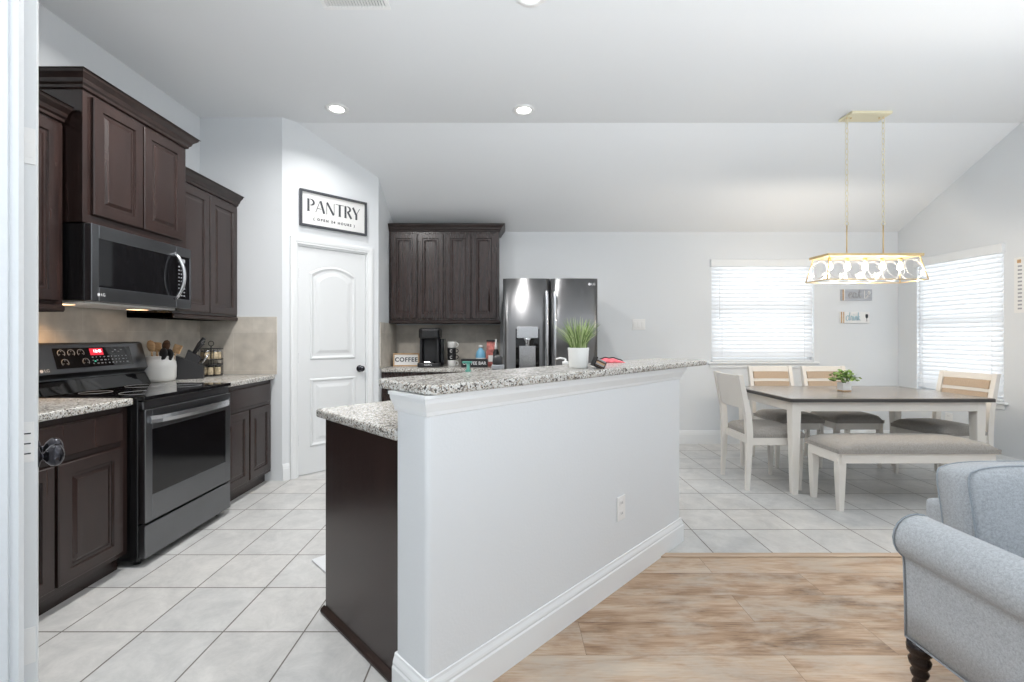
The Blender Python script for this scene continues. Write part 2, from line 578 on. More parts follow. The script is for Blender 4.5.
def tube(bm, pts, r, n=8, mi=0, closed=False, caps=True, mat=None, rs=None):
    t = bmesh.new()
    pts = [Vector(p) for p in pts]
    N = len(pts)
    rings = []
    up = None
    for i, p in enumerate(pts):
        if closed:
            d = (pts[(i + 1) % N] - pts[i - 1]).normalized()
        else:
            d = (pts[min(i + 1, N - 1)] - pts[max(i - 1, 0)]).normalized()
        if up is None:
            up = Vector((0, 0, 1)) if abs(d.z) < 0.9 else Vector((1, 0, 0))
        a = d.cross(up)
        if a.length < 1e-4:
            a = d.cross(Vector((0, 1, 0)))
        a.normalize()
        b = a.cross(d).normalized()
        up = b
        rr = rs[i] if rs else r
        rings.append([t.verts.new(p + a * rr * math.cos(2 * PI * k / n) + b * rr * math.sin(2 * PI * k / n)) for k in range(n)])
    M_ = N if closed else N - 1
    for i in range(M_):
        A, B = rings[i], rings[(i + 1) % N]
        for k in range(n):
            f = t.faces.new((A[k], A[(k + 1) % n], B[(k + 1) % n], B[k]))
            f.smooth = True
    if caps and not closed:
        t.faces.new(rings[0][::-1])
        t.faces.new(rings[-1])
    bmesh.ops.recalc_face_normals(t, faces=t.faces[:])
    merge(bm, t, mat, mi)


def loops(bm, rings, cap=True, cap0=False, mi=0, smooth=False):
    """rings: lists of 3D points of equal count, closed loops, skinned together"""
    t = bmesh.new()
    rv = [[t.verts.new(p) for p in ring] for ring in rings]
    n = len(rv[0])
    for a, b in zip(rv, rv[1:]):
        for i in range(n):
            f = t.faces.new((a[i], a[(i + 1) % n], b[(i + 1) % n], b[i]))
            f.smooth = smooth
    if cap:
        t.faces.new(rv[-1])
    if cap0:
        t.faces.new(rv[0][::-1])
    bmesh.ops.recalc_face_normals(t, faces=t.faces[:])
    merge(bm, t, None, mi)


def taper_leg(bm, cx, cy, z0, z1, s0, s1, mat=None):
    """square leg: half sizes s0 at the foot, s1 at the top"""
    t = bmesh.new()
    b = .004
    def ring(s, z):
        return [(cx - s + b, cy - s, z), (cx + s - b, cy - s, z), (cx + s, cy - s + b, z), (cx + s, cy + s - b, z),
                (cx + s - b, cy + s, z), (cx - s + b, cy + s, z), (cx - s, cy + s - b, z), (cx - s, cy - s + b, z)]
    rv = [[t.verts.new(p) for p in ring(s, z)] for s, z in ((s0, z0), (s1, z1 - .12 if z1 - z0 > .3 else z1 - .01), (s1, z1))]
    for a, c in zip(rv, rv[1:]):
        for i in range(8):
            t.faces.new((a[i], a[(i + 1) % 8], c[(i + 1) % 8], c[i]))
    t.faces.new(rv[0][::-1]); t.faces.new(rv[-1])
    merge(bm, t, mat)


def finish(name, bm, mats, parent=None, smooth=None, recalc=True):
    me = bpy.data.meshes.new(name)
    if recalc:
        bmesh.ops.recalc_face_normals(bm, faces=bm.faces[:])
    if smooth is not None:
        for f in bm.faces:
            f.smooth = smooth
    bm.to_mesh(me)
    bm.free()
    if not isinstance(mats, (list, tuple)):
        mats = [mats]
    for m in mats:
        me.materials.append(m)
    o = bpy.data.objects.new(name, me)
    COL.objects.link(o)
    if parent is not None:
        o.parent = parent
    return o


def B():
    return bmesh.new()


def boxo(name, dims, m, parent=None, bev=0.0, seg=1):
    bm = B()
    box(bm, *dims, bev=bev, seg=seg)
    return finish(name, bm, m, parent)


def tag(o, label, cat, group=None, kind=None):
    o['label'] = label
    o['category'] = cat
    if group:
        o['group'] = group
    if kind:
        o['kind'] = kind
    return o


def struct(o):
    o['kind'] = 'structure'
    return o


def thing(name, label, cat, loc=(0, 0, 0), rz=0.0, group=None):
    o = bpy.data.objects.new(name, None)
    COL.objects.link(o)
    o.location = loc
    o.rotation_euler = (0, 0, rz)
    o.empty_display_size = 0.1
    return tag(o, label, cat, group)


def empty_struct(name, loc=(0, 0, 0), rz=0.0):
    o = bpy.data.objects.new(name, None)
    COL.objects.link(o)
    o.location = loc
    o.rotation_euler = (0, 0, rz)
    return struct(o)


def copy_thing(root, loc, rz, label, group=None):
    r = root.copy()
    COL.objects.link(r)
    r.location = loc
    r.rotation_euler = (0, 0, rz)
    r['label'] = label
    if group:
        r['group'] = group
    for ch in list(root.children):
        c = ch.copy()
        COL.objects.link(c)
        c.parent = r
        for g in ch.children:
            d = g.copy()
            COL.objects.link(d)
            d.parent = c
    return r


def text_mesh(name, s, size, m, parent, mat4, depth=0.001, bold=0.0, spacing=1.0, sx=1.0):
    cu = bpy.data.curves.new(name, 'FONT')
    cu.body = s
    cu.size = size
    cu.extrude = depth
    cu.offset = bold
    cu.space_character = spacing
    cu.align_x = 'CENTER'
    cu.align_y = 'CENTER'
    tmp = bpy.data.objects.new(name + '_tmp', cu)
    COL.objects.link(tmp)
    dg = bpy.context.evaluated_depsgraph_get()
    me = bpy.data.meshes.new_from_object(tmp.evaluated_get(dg))
    bpy.data.objects.remove(tmp)
    bpy.data.curves.remove(cu)
    me.transform(mat4 @ Matrix.Diagonal((sx, 1, 1, 1)))
    me.materials.clear()
    me.materials.append(m)
    o = bpy.data.objects.new(name, me)
    COL.objects.link(o)
    if parent is not None:
        o.parent = parent
    return o


# text facing local -y: text x -> x, text y -> z
def FRONT(x, y, z):
    return Matrix.Translation((x, y, z)) @ Matrix.Rotation(R(90), 4, 'X')


def crown(bm, x0, x1, y0, y1, prof, left=True, right=True, back=False):
    """moulding swept round the front (y0) and the sides of a box; prof = [(outset, z)]"""
    t = bmesh.new()
    cols = []
    for o, z in prof:
        ol = o if left else 0
        orr = o if right else 0
        cols.append([t.verts.new(p) for p in ((x0 - ol, y1 + (o if back else 0), z), (x0 - ol, y0 - o, z), (x1 + orr, y0 - o, z), (x1 + orr, y1 + (o if back else 0), z))])
    n = 4
    for a, b in zip(cols, cols[1:]):
        for i in range(n if back else n - 1):
            if i == 0 and not left and not back:
                pass
            t.faces.new((a[i], a[(i + 1) % n], b[(i + 1) % n], b[i]))
    t.faces.new(cols[-1])
    t.faces.new(cols[0][::-1])
    if not back:
        # end caps against the wall
        t.faces.new([c[0] for c in cols]) if len(cols) > 2 else None
        t.faces.new([c[3] for c in cols][::-1]) if len(cols) > 2 else None
    bmesh.ops.recalc_face_normals(t, faces=t.faces[:])
    merge(bm, t)


def panel_front(bm, x0, x1, z0, z1, y=0.0, fr=0.055, slab=False):
    """raised panel door or flat drawer front, facing -y, its back at y"""
    if slab:
        spec = [(0, 0), (0, .015), (.005, .02)]
    else:
        spec = [(0, 0), (0, .016), (.004, .020), (fr, .020), (fr + .005, .011), (fr + .018, .011), (fr + .036, .0185)]
    rings = [[(x0 + i, y - d, z0 + i), (x1 - i, y - d, z0 + i), (x1 - i, y - d, z1 - i), (x0 + i, y - d, z1 - i)] for i, d in spec]
    loops(bm, rings, cap=True, cap0=True)


UP_PROF = [(0, 0), (.012, .004), (.014, .018), (.024, .026), (.03, .045), (.052, .066), (.056, .078), (.066, .08)]


# ------------------------------------------------------------ THE SETTING
# floors (object origins sit on a tile joint / plank joint so the pattern lines up)
GX, GY = -0.855, 1.915
RY = 1.5      # the side wall is cut short out of view to let side light in
FY = 0.0       # the modelled part of the room ends under the camera, open to the daylight behind it


def floor_poly(name, pts, m, origin, z1=0.0):
    bm = B()
    prism(bm, [(p[0] - origin[0], p[1] - origin[1]) for p in pts], -0.06, z1)
    o = finish(name, bm, m)
    o.location = (origin[0], origin[1], 0)
    return struct(o)


floor_poly('floor', [(-2.72, -1.1), (-0.249, -1.1), (-0.249, 1.463), (0.848, 2.56), (4.6, 2.56), (4.6, 5.35), (-2.72, 5.35)], M['tile'], (GX, GY))
floor_poly('floor_wood', [(-0.249, FY), (4.6, FY), (4.6, 2.56), (0.848, 2.56), (-0.249, 1.463)], M['plank'], (0.31, 2.595 - 0.205 * 3))
bm = B()
prism(bm, [(0.80, 2.555), (4.53, 2.555), (4.53, 2.60), (0.845, 2.60)], 0, 0.008, bev=.003)
struct(finish('trim_1', bm, M['strip']))

# ceiling: flat part and the slope down to the back wall
HC, YC, YB, HB, XL, XR = 3.123, 4.01, 5.27, 2.45, -2.64, 4.53
bm = B()
slope = (HC - HB) / (YB - YC)
prof = [(FY - .3, HC), (YC, HC), (YB + .12, HB - .12 * slope), (YB + .12, HB - .12 * slope + .12), (YC, HC + .12), (FY - .3, HC + .12)]
rings = [[(x, p[0], p[1]) for p in prof] for x in (XL - .1, XR + .12)]
loops(bm, rings, cap=True, cap0=True)
struct(finish('ceiling', bm, M['ceiling']))

struct(boxo('wall_left', (XL - .1, XL, 1.12, 3.91, 0, HC), M['wall']))
# pantry corner: facing wall, diagonal wall with the door opening, side wall
PX, PY = -1.933, 3.91            # start of the diagonal
QX, QY = -1.287, 4.556           # end of the diagonal
DL = math.hypot(QX - PX, QY - PY)
bm = B()
prism(bm, [(XL - .1, PY), (PX, PY), (PX + .03, PY + .1), (XL - .1, PY + .1)], 0, HC)
struct(finish('wall_kitchen_end', bm, M['wall']))


def ceil_z(y):
    return HC if y < YC else HC - (y - YC) * slope


# diagonal wall, local x along the wall, local -y faces the room
dw = empty_struct('wall_pantry', (PX, PY, 0), R(45))
D0, D1, DH = 0.125, 0.790, 2.055     # door opening along the wall
bm = B()
s2 = math.sqrt(.5)
def topz(x):
    return ceil_z(PY + x * s2)
xs = [0, (YC - PY) / s2, D0, D1, DL]
xs = sorted(xs)
# left pier, header, right pier as one skin with a real hole
def slabpoly(pts, y0=0.0, y1=0.1):
    loops(bm, [[(p[0], y0, p[1]) for p in pts], [(p[0], y1, p[1]) for p in pts]], cap=True, cap0=True)
kx = (YC - PY) / s2
slabpoly([(0, 0), (D0, 0), (D0, topz(D0)), (min(kx, D0), HC), (0, HC)] if kx < D0 else [(0, 0), (D0, 0), (D0, HC), (0, HC)])
slabpoly([(D0, DH), (D1, DH), (D1, topz(D1)), (max(kx, D0), HC), (D0, HC)])
slabpoly([(D1, 0), (DL, 0), (DL, topz(DL)), (D1, topz(D1))])
finish('wall_face', bm, M['wall'], dw)
# casing (moulded) round the pantry door
bm = B()
cw = 0.062
CP = [(0.0, 0.0), (0.0, 0.010), (0.006, 0.014), (0.018, 0.014), (0.024, 0.018), (0.045, 0.02), (0.058, 0.016), (0.062, 0.0)]
path_in = [(D0, 0), (D0, DH), (D1, DH), (D1, 0)]
rings = []
for off, dep in CP:
    rings.append([(D0 - off, -dep, 0), (D0 - off, -dep, DH + off), (D1 + off, -dep, DH + off), (D1 + off, -dep, 0)])
t = bmesh.new()
rv = [[t.verts.new(p) for p in r_] for r_ in rings]
for a, b in zip(rv, rv[1:]):
    for i in range(3):
        t.faces.new((a[i], a[i + 1], b[i + 1], b[i]))
merge(bm, t)
# jamb
box(bm, D0, D0 + .012, 0, .1, 0, DH)
box(bm, D1 - .012, D1, 0, .1, 0, DH)
box(bm, D0, D1, 0, .1, DH - .012, DH)
finish('door_casing', bm, M['trim'], dw)

bm = B()
loops(bm, [[(XX, QY, 0), (XX, YB, 0), (XX, YB, HB), (XX, QY, topz(DL))] for XX in (QX - .1, QX)], cap=True, cap0=True)
struct(finish('wall_pantry_side', bm, M['wall']))

# the pantry door: two raised panels, the upper with an arched head
door = empty_struct('door_2', (PX, PY, 0), R(45))
bm = B()
dx0, dx1 = D0 + .014, D1 - .014
box(bm, dx0, dx1, .012, .047, .012, DH - .014, bev=.0015)


def arch_ring(x0, x1, z0, z1, rise, ins, y, n=14):
    a0, a1, b0, b1 = x0 + ins, x1 - ins, z0 + ins, z1 - ins
    pts = [(a0, y, b0), (a1, y, b0)]
    for i in range(n + 1):
        s = i / n
        x = a1 + (a0 - a1) * s
        pts.append((x, y, b1 + rise * (1 - (2 * s - 1) ** 2)))
    return pts


for (z0, z1, rise) in ((1.03, 1.815, .07), (.25, .86, 0.0)):
    x0, x1 = dx0 + .10, dx1 - .10
    spec = [(0, .012), (.006, .004), (.016, .002), (.026, .008), (.034, .0115), (.055, .0115), (.085, .004)]
    loops(bm, [arch_ring(x0, x1, z0, z1, rise, i, y) for i, y in spec], cap=True)
finish('door_panel', bm, M['door'], door)
bm = B()
mk = Matrix.Translation((dx1 - .06, .012, .93)) @ Matrix.Rotation(R(90), 4, 'X')
lathe(bm, [(.032, 0), (.032, .006), (.012, .01), (.011, .03), (.02, .036), (.028, .048), (.028, .058), (.018, .068), (.002, .071)], 20, mk)
finish('door_knob', bm, M['darkmetal'], door)
for z in (.32, 1.05, 1.8):
    bm = B()
    cyl(bm, (dx0 - .004, .008), .006, z - .045, z + .045, 10)
    finish('hinge', bm, M['steel'], door)

# back wall with its window opening
WX0, WX1, WZ0, WZ1 = 2.365, 3.555, .945, 2.12
bm = B()
for a in ((QX, WX0, 0, 2.40), (WX1, XR + .12, 0, 2.40), (WX0, WX1, 0, WZ0), (WX0, WX1, WZ1, 2.40)):
    box(bm, a[0], a[1], YB, YB + .12, a[2], a[3])
loops(bm, [[(QX, YB, 2.40), (QX, YB + .12, 2.40), (QX, YB + .12, HB - .12 * slope), (QX, YB, HB)],
           [(XR + .12, YB, 2.40), (XR + .12, YB + .12, 2.40), (XR + .12, YB + .12, HB - .12 * slope), (XR + .12, YB, HB)]], cap=True, cap0=True)
struct(finish('wall_back', bm, M['wall']))
# right wall with its window opening
VY0, VY1, VZ0, VZ1 = 4.15, 5.03, .64, 2.08
bm = B()
for a in ((RY, VY0, 0, 2.39), (VY1, YB + .1, 0, 2.39), (VY0, VY1, 0, VZ0), (VY0, VY1, VZ1, 2.39)):
    box(bm, XR, XR + .12, a[0], a[1], a[2], a[3])
loops(bm, [[(XX, RY, 2.39), (XX, YB + .1, 2.39), (XX, YB + .1, HB - .1 * slope), (XX, YC, HC), (XX, RY, HC)] for XX in (XR, XR + .12)], cap=True, cap0=True)
struct(finish('wall_right', bm, M['wall']))


def window(name, w, h, loc, rz):
    e = empty_struct(name, loc, rz)      # local x along the wall 0..w, -y faces the room, z 0..h
    bm = B()
    f = .04
    for a in ((0, f, 0, h), (w - f, w, 0, h), (f, w - f, 0, f), (f, w - f, h - f, h), (f, w - f, h * .5 - .02, h * .5 + .02)):
        box(bm, a[0], a[1], .06, .10, a[2], a[3], bev=.003)
    finish('window_frame', bm, M['trim'], e)
    boxo('window_pane', (f, w - f, .078, .084, f, h - f), M['glass'], e)
    bm = B()
    box(bm, -.045, w + .045, -.035, .06, -.022, 0, bev=.005)
    box(bm, -.02, w + .02, -.014, -.001, -.07, -.022, bev=.004)
    finish('window_sill', bm, M['trim'], e)
    return e


window('window_1', WX1 - WX0, WZ1 - WZ0, (WX0, YB, WZ0), 0)
window('window_2', VY1 - VY0, VZ1 - VZ0, (XR, VY1, VZ0), R(-90))


def blind(w, h, loc, rz, label, valance=.075):
    e = thing('window_blind', label, 'blind', loc, rz, None)
    boxo('valance', (-.012, w + .012, -.03, .035, h - valance, h + .01), M['trim'], e, bev=.004)
    bm = B()
    pitch = .0455
    n = int((h - valance - .03) / pitch)
    for i in range(n):
        z = h - valance - .018 - i * pitch
        mt = Matrix.Translation((0, .012, z)) @ Matrix.Rotation(R(62), 4, 'X')
        box(bm, .012, w - .012, -.0255, .0255, -.0014, .0014, mat=mt)
    s = finish('slats', bm, M['slat'], e)
    boxo('bottom_rail', (.01, w - .01, -.008, .03, .003, .022), M['trim'], e, bev=.003)
    for k in (.1, .9):
        bm = B()
        tube(bm, [(w * k, -.014, .02), (w * k, -.014, h - valance)], .0012, 5)
        finish('ladder_cord', bm, M['trim'], e)
    bm = B()
    tube(bm, [(w * .1 - .03, -.022, h - valance), (w * .1 - .03, -.022, h * .45)], .002, 6)
    lathe(bm, [(.002, 0), (.006, .006), (.005, .03), (.001, .036)], 8, Matrix.Translation((w * .1 - .03, -.022, h * .45 - .036)))
    finish('pull_cord', bm, M['whiteplastic'], e)
    return e


blind(WX1 - WX0, WZ1 - WZ0, (WX0, YB, WZ0), 0, 'white slatted blind over the wide window facing the camera on the back wall')
blind(VY1 - VY0, VZ1 - VZ0, (XR, VY1, VZ0), R(-90), 'tall white slatted blind over the side window beside the corner chair')

# baseboards
BBP = [(0, 0), (.014, 0), (.014, .10), (.011, .108), (.011, .118), (.007, .128), (.004, .14), (0, .142)]


def baseboard(name, p0, p1, h=1.0, ext0=0.0, ext1=0.0):
    """runs from p0 to p1, room on the right hand side"""
    a, b = Vector((*p0, 0)), Vector((*p1, 0))
    d = (b - a).normalized()
    nrm = Vector((d.y, -d.x, 0))
    bm = B()
    loops(bm, [[a + nrm * o - d * (o * ext0) + Vector((0, 0, z * h)) for o, z in BBP], [b + nrm * o + d * (o * ext1) + Vector((0, 0, z * h)) for o, z in BBP]], cap=True, cap0=True)
    return struct(finish(name, bm, M['trim']))


baseboard('baseboard_back', (.9, YB), (XR, YB), 1.08)
baseboard('baseboard_right', (XR, YB), (XR, RY), 1.08)
baseboard('baseboard_pantry', (PX + .002, PY + .002), (PX + .06 * s2, PY + .06 * s2))
baseboard('baseboard_pantry_side', (PX + (D1 + .063) * s2, PY + (D1 + .063) * s2), (QX, QY))

# near wall stub on the far left with the open door
bm = B()
kk = 485 / 455
prism(bm, [(-3.0, 1.0), (-kk * 1.0, 1.0), (-kk * 1.1, 1.1), (-3.0, 1.1)], 0, HC)
struct(finish('wall_near', bm, M['wall']))
struct(boxo('wall_light_block', (-1.62, -1.5, -1.3, 1.0, 0, HC), M['wall']))  # unseen wall, added to keep light off the near wall stub
bm = B()
kc = 497 / 455
prism(bm, [(-1.25, .978), (-kk * .985, .978), (-kk * .995, .999), (-1.25, .999)], 0, HC - .01, bev=0)
prism(bm, [(-1.2, .970), (-kc * .975, .970), (-kc * .98, .979), (-1.2, .979)], 0, HC - .012)
struct(finish('trim_2', bm, M['wall']))
# door leaf standing open at 45 degrees; local x runs away along the leaf
nd = empty_struct('door_1', (-1.186, 1.15, 0), R(135.7))
bm = B()
box(bm, 0, .55, 0, .036, .012, 3.0, bev=.002)
finish('door_leaf', bm, M['door'], nd)
for k, x in enumerate((.045, .155)):
    bm = B()
    mk = Matrix.Translation((x, 0, .930)) @ Matrix.Rotation(R(90), 4, 'X')
    lathe(bm, [(.026, 0), (.025, .003), (.010, .006), (.009, .011), (.017, .015), (.027, .024), (.0295, .033), (.026, .042), (.014, .049), (.002, .051)], 24, mk)
    finish('door_knob', bm, M['darkmetal'], nd)
for z in (.47, 1.72):
    bm = B()
    box(bm, -.0035, 0, .004, .032, z - .045, z + .045, bev=.001)
    box(bm, -.0045, -.0035, .010, .026, z - .028, z - .012)
    box(bm, -.0045, -.0035, .010, .026, z + .008, z + .024)
    finish('hinge_plate', bm, M['whiteplastic'], nd)
bm = B()
box(bm, -.003, 0, .006, .030, .93, 1.03, bev=.001)
for z in (.95, .975, 1.0):
    box(bm, -.0042, -.003, .012, .024, z, z + .003, mi=1)
finish('latch_plate', bm, [M['whiteplastic'], M['darkmetal']], nd)

# ------------------------------------------------------------ ceiling fittings
def recessed(x, y, label, power=24, spread=128):
    e = thing('recessed_light', label, 'ceiling light', (x, y, HC), 0, None)
    bm = B()
    lathe(bm, [(.056, -.0), (.058, -.006), (.09, -.008), (.094, -.004), (.094, 0)], 32, None, caps=False)
    finish('trim_ring', bm, M['whiteplastic'], e)
    bm = B()
    lathe(bm, [(.0001, -.003), (.03, -.005), (.056, -.003)], 28, None, caps=False)
    finish('lens', bm, M['lens'], e)
    area('recessed_lamp', (x, y, HC - .02), (0, 0, 0), .11, .11, power, (1.0, .98, .96), 'DISK', spread)
    return e


recessed(-1.405, 3.76, 'round recessed ceiling light above the pantry door', 4)
recessed(.141, 3.78, 'round recessed ceiling light above the refrigerator', 9, 128)
recessed(.134, 2.50, 'round recessed ceiling light cut by the top edge of the view', 6, 160)
recessed(-1.40, 2.42, 'unseen round recessed ceiling light added in front of the range, just above the view', 34, 165)  # unseen fourth downlight, added in line with the others to brighten the kitchen
e = thing('air_vent', 'white louvred air vent in the flat kitchen ceiling', 'vent', (-.855, 2.50, HC))
bm = B()
for a in ((-.19, .19, -.11, -.085), (-.19, .19, .085, .11), (-.19, -.165, -.085, .085), (.165, .19, -.085, .085)):
    box(bm, *a, -.01, 0, bev=.002)
finish('frame', bm, M['whiteplastic'], e)
bm = B()
for i in range(20):
    x = -.155 + i * .0163
    box(bm, -.001, .001, -.085, .085, -.007, .007, mat=Matrix.Translation((x, 0, -.006)) @ Matrix.Rotation(R(35), 4, 'Y'))
finish('louvres', bm, M['whiteplastic'], e)
boxo('duct_backing', (-.165, .165, -.085, .085, -.0005, 0), M['vent_dark'], e)

# ------------------------------------------------------------ left kitchen run
LZ = R(90)   # local x -> +Y, local -y -> +X


def upper_cabinet(label, loc, rz, w, d, z0, z1, doors, left=True, right=True, rail=True, fr=.055):
    """z1 is the top of the crown"""
    e = thing('wall_cabinet', label, 'cabinet', loc, rz)
    ct = z1 - .08
    boxo('body', (0, w, 0, d, z0, ct + .01), M['espresso'], e, bev=.001)
    bm = B()
    crown(bm, 0, w, 0, d, [(o, ct + z) for o, z in UP_PROF], left, right)
    finish('crown_moulding', bm, M['espresso_dark'], e)
    if rail:
        bm = B()
        crown(bm, 0, w, 0, d, [(0, z0 - .0), (.006, z0 - .004), (.012, z0 + .006), (.012, z0 + .022), (.004, z0 + .03), (0, z0 + .032)], left, right)
        finish('light_rail', bm, M['espresso_dark'], e)
    for a, b in doors:
        bm = B()
        panel_front(bm, a, b, z0 + .05, ct - .02, 0, fr)
        finish('door', bm, M['espresso'], e)
    return e


FX = -2.32
upper_cabinet('dark wood wall cabinet nearest the open door, cut off by it', (FX, 1.55, 0), LZ, .825, .319, 1.375, 2.435, [(.02, .40), (.41, .79)], True, False)
upper_cabinet('tall deep dark wood cabinet mounted above the microwave', (-2.225, 2.385, 0), LZ, .765, .414, 1.845, 2.62, [(.045, .375), (.385, .72)], True, True, rail=False)
upper_cabinet('dark wood wall cabinet between the microwave and the pantry corner', (FX, 3.152, 0), LZ, .757, .319, 1.375, 2.435, [(.02, .37), (.38, .73)], False, True)


def base_cabinet(label, loc, rz, w, d, doors, drawers, zt=.874, toe=.05, name='base_cabinet'):
    e = thing(name, label, 'cabinet', loc, rz)
    bm = B()
    box(bm, 0, w, 0, d, .085, zt, bev=.001)
    box(bm, 0, w, toe, d, 0, .085)
    finish('body', bm, M['espresso'], e)
    for a, b in doors:
        bm = B()
        panel_front(bm, a, b, .115, .665, 0, .055)
        finish('door', bm, M['espresso'], e)
    for a, b in drawers:
        bm = B()
        panel_front(bm, a, b, .695, .845, 0, slab=True)
        finish('drawer', bm, M['espresso'], e)
    return e


BX = -2.03
base_cabinet('dark wood base cabinet with wide drawer on the near side of the range', (BX, 1.42, 0), LZ, 1.01, .607, [(.27, .605), (.62, .965)], [(.27, .965)])
base_cabinet('dark wood base cabinet between the range and the pantry corner', (BX, 3.21, 0), LZ, .697, .607, [(.03, .34), (.355, .665)], [(.03, .665)])


def slab(name, label, dims, bev=.008):
    bm = B()
    box(bm, *dims, bev=bev, seg=3)
    return tag(finish(name, bm, M['granite']), label, 'countertop')


slab('countertop', 'speckled granite countertop on the near side of the range', (XL + .003, -1.995, 1.42, 2.432, .876, .914))
slab('countertop', 'speckled granite countertop in the corner under the knife block', (XL + .003, -1.99, 3.208, 3.905, .876, .914))

# backsplash tiles (uv in metres)
def splash(name, quads, label=None):
    bm = B()
    uvl = bm.loops.layers.uv.new('uv')
    for (p0, p1, z0, z1, uo) in quads:
        a, b = Vector((*p0, 0)), Vector((*p1, 0))
        d = (b - a).normalized()
        nrm = Vector((d.y, -d.x, 0)) * .008
        L = (b - a).length
        vs = [bm.verts.new(p) for p in (a + Vector((0, 0, z0)), b + Vector((0, 0, z0)), b + Vector((0, 0, z1)), a + Vector((0, 0, z1)),
                                        a + nrm + Vector((0, 0, z0)), b + nrm + Vector((0, 0, z0)), b + nrm + Vector((0, 0, z1)), a + nrm + Vector((0, 0, z1)))]
        uvs = [(uo, z0), (uo + L, z0), (uo + L, z1), (uo, z1)] * 2
        for f in ((3, 2, 1, 0), (4, 5, 6, 7), (0, 1, 5, 4), (1, 2, 6, 5), (2, 3, 7, 6), (3, 0, 4, 7)):
            fc = bm.faces.new([vs[i] for i in f])
            for lp, i in zip(fc.loops, f):
                lp[uvl].uv = (uvs[i][0], uvs[i][1] - .914 + .297)
    return struct(finish(name, bm, M['splash']))


splash('trim_3', [((XL, 1.42), (XL, 3.91), .916, 1.374, 0.15), ((XL, 2.386), (XL, 3.148), 1.374, 1.43, 0.15 + .966), ((XL, 3.91), (-1.975, 3.91), .916, 1.41, .05)])
splash('trim_4', [((QX, 4.60), (QX, YB), .916, 1.385, 0), ((QX, YB), (-.08, YB), .916, 1.37, .1)])

# ------------------------------------------------------------ range
rg = thing('range', 'black stainless freestanding electric range between the left base cabinets', 'stove', (-1.965, 2.440, 0), LZ)
W = .760
bm = B()
box(bm, .002, W - .002, .018, .655, .03, .895, bev=.003)
for x in (.05, W - .05):
    for y in (.06, .6):
        cyl(bm, (x, y), .018, 0, .03, 12)
finish('body', bm, M['black'], rg)
bm = B()
box(bm, -.002, W + .002, -.025, .60, .893, .918, bev=.006, seg=2)
finish('cooktop', bm, M['blackglass'], rg)
for (x, y, r) in ((.2, .15, .105), (.56, .15, .085), (.2, .42, .075), (.56, .42, .105)):
    bm = B()
    tube(bm, [(x + r * math.cos(a * PI / 18), y + r * math.sin(a * PI / 18), .9182) for a in range(36)], .0008, 4, closed=True)
    finish('burner_ring', bm, M['inkgrey'], rg)
# oven door
bm = B()
fx0, fx1, fz0, fz1 = .055, .705, .375, .735
for a in ((.004, fx0, .235, .845), (fx1, W - .004, .235, .845), (fx0, fx1, .235, fz0), (fx0, fx1, fz1, .845)):
    box(bm, a[0], a[1], -.022, .018, a[2], a[3], bev=.002)
box(bm, .004, W - .004, -.01, .018, .848, .89, bev=.002)
od = finish('oven_door', bm, M['darksteel'], rg)
boxo('oven_window', (fx0 - .002, fx1 + .002, -.019, -.005, fz0 - .002, fz1 + .002), M['ovenglass'], od)
bm = B()
pts, hn = [], 14
for i in range(hn + 1):
    s = i / hn
    pts.append((.03 + .70 * s, -.03 - .04 * math.sin(PI * s) ** .5 if 0 < s < 1 else -.024, .79))
t = bmesh.new()
rv = []
for p in pts:
    rv.append([t.verts.new(q) for q in ((p[0], p[1] - .009, p[2] - .020), (p[0], p[1] - .012, p[2]), (p[0], p[1] - .009, p[2] + .020), (p[0], p[1] + .006, p[2] + .020), (p[0], p[1] + .006, p[2] - .020))])
for a, b in zip(rv, rv[1:]):
    for i in range(5):
        t.faces.new((a[i], a[(i + 1) % 5], b[(i + 1) % 5], b[i]))
t.faces.new(rv[0]); t.faces.new(rv[-1][::-1])
merge(bm, t)
finish('door_handle', bm, M['steel'], od)
bm = B()
box(bm, .004, W - .004, -.022, .018, .045, .222, bev=.003)
finish('drawer', bm, M['darksteel'], rg)
# back guard with sloping control face
bm = B()
loops(bm, [[(x, .545, .915), (x, .575, .985), (x, .585, 1.0), (x, .56, 1.03), (x, .605, 1.195), (x, .62, 1.205), (x, .665, 1.205), (x, .665, .915)] for x in (0, W)], cap=True, cap0=True)
bg_ = finish('backguard', bm, M['darksteel'], rg)
bm = B()
loops(bm, [[(x, .53, .919), (x, .572, .99), (x, .60, 1.0), (x, .60, .919)] for x in (.01, W - .01)], cap=True, cap0=True)
finish('vent_trough', bm, M['blackglass'], bg_)
# control face frame: origin lower edge, slanted
va = Vector((0, .045, .165)).normalized()
ang = math.atan2(.165, .045)
MC = Matrix.Translation((0, .56, 1.03)) @ Matrix.Rotation(ang, 4, 'X')   # local: x along, y up the slope, z = outward(+)
bm = B()
box(bm, .12, .645, .028, .150, 0, .0025, bev=.001, mat=MC)
cp = finish('control_panel', bm, M['blackglass'], bg_)
for (x, y) in ((.165, .118), (.225, .118), (.285, .118), (.175, .062), (.305, .062)):
    bm = B()
    for rr in (.021,):
        tube(bm, [MC @ Vector((x + rr * math.cos(a), y + rr * math.sin(a), .0032)) for a in [R(-40 + 260 * i / 16) for i in range(17)]], .0016, 5)
    for a in (-30, 90, 210):
        q = .012
        box(bm, x + q * math.cos(R(a)) - .002, x + q * math.cos(R(a)) + .002, y + q * math.sin(R(a)) - .002, y + q * math.sin(R(a)) + .002, .0025, .0035, mat=MC)
    finish('dial', bm, M['inkgrey'], cp)
random.seed(3)
bm = B()
for row, y in enumerate((.085, .065, .045)):
    for k in range(10):
        x = .35 + k * .027
        w_ = random.choice((.010, .014, .006))
        box(bm, x, x + w_, y, y + .006, .0025, .0033, mat=MC)
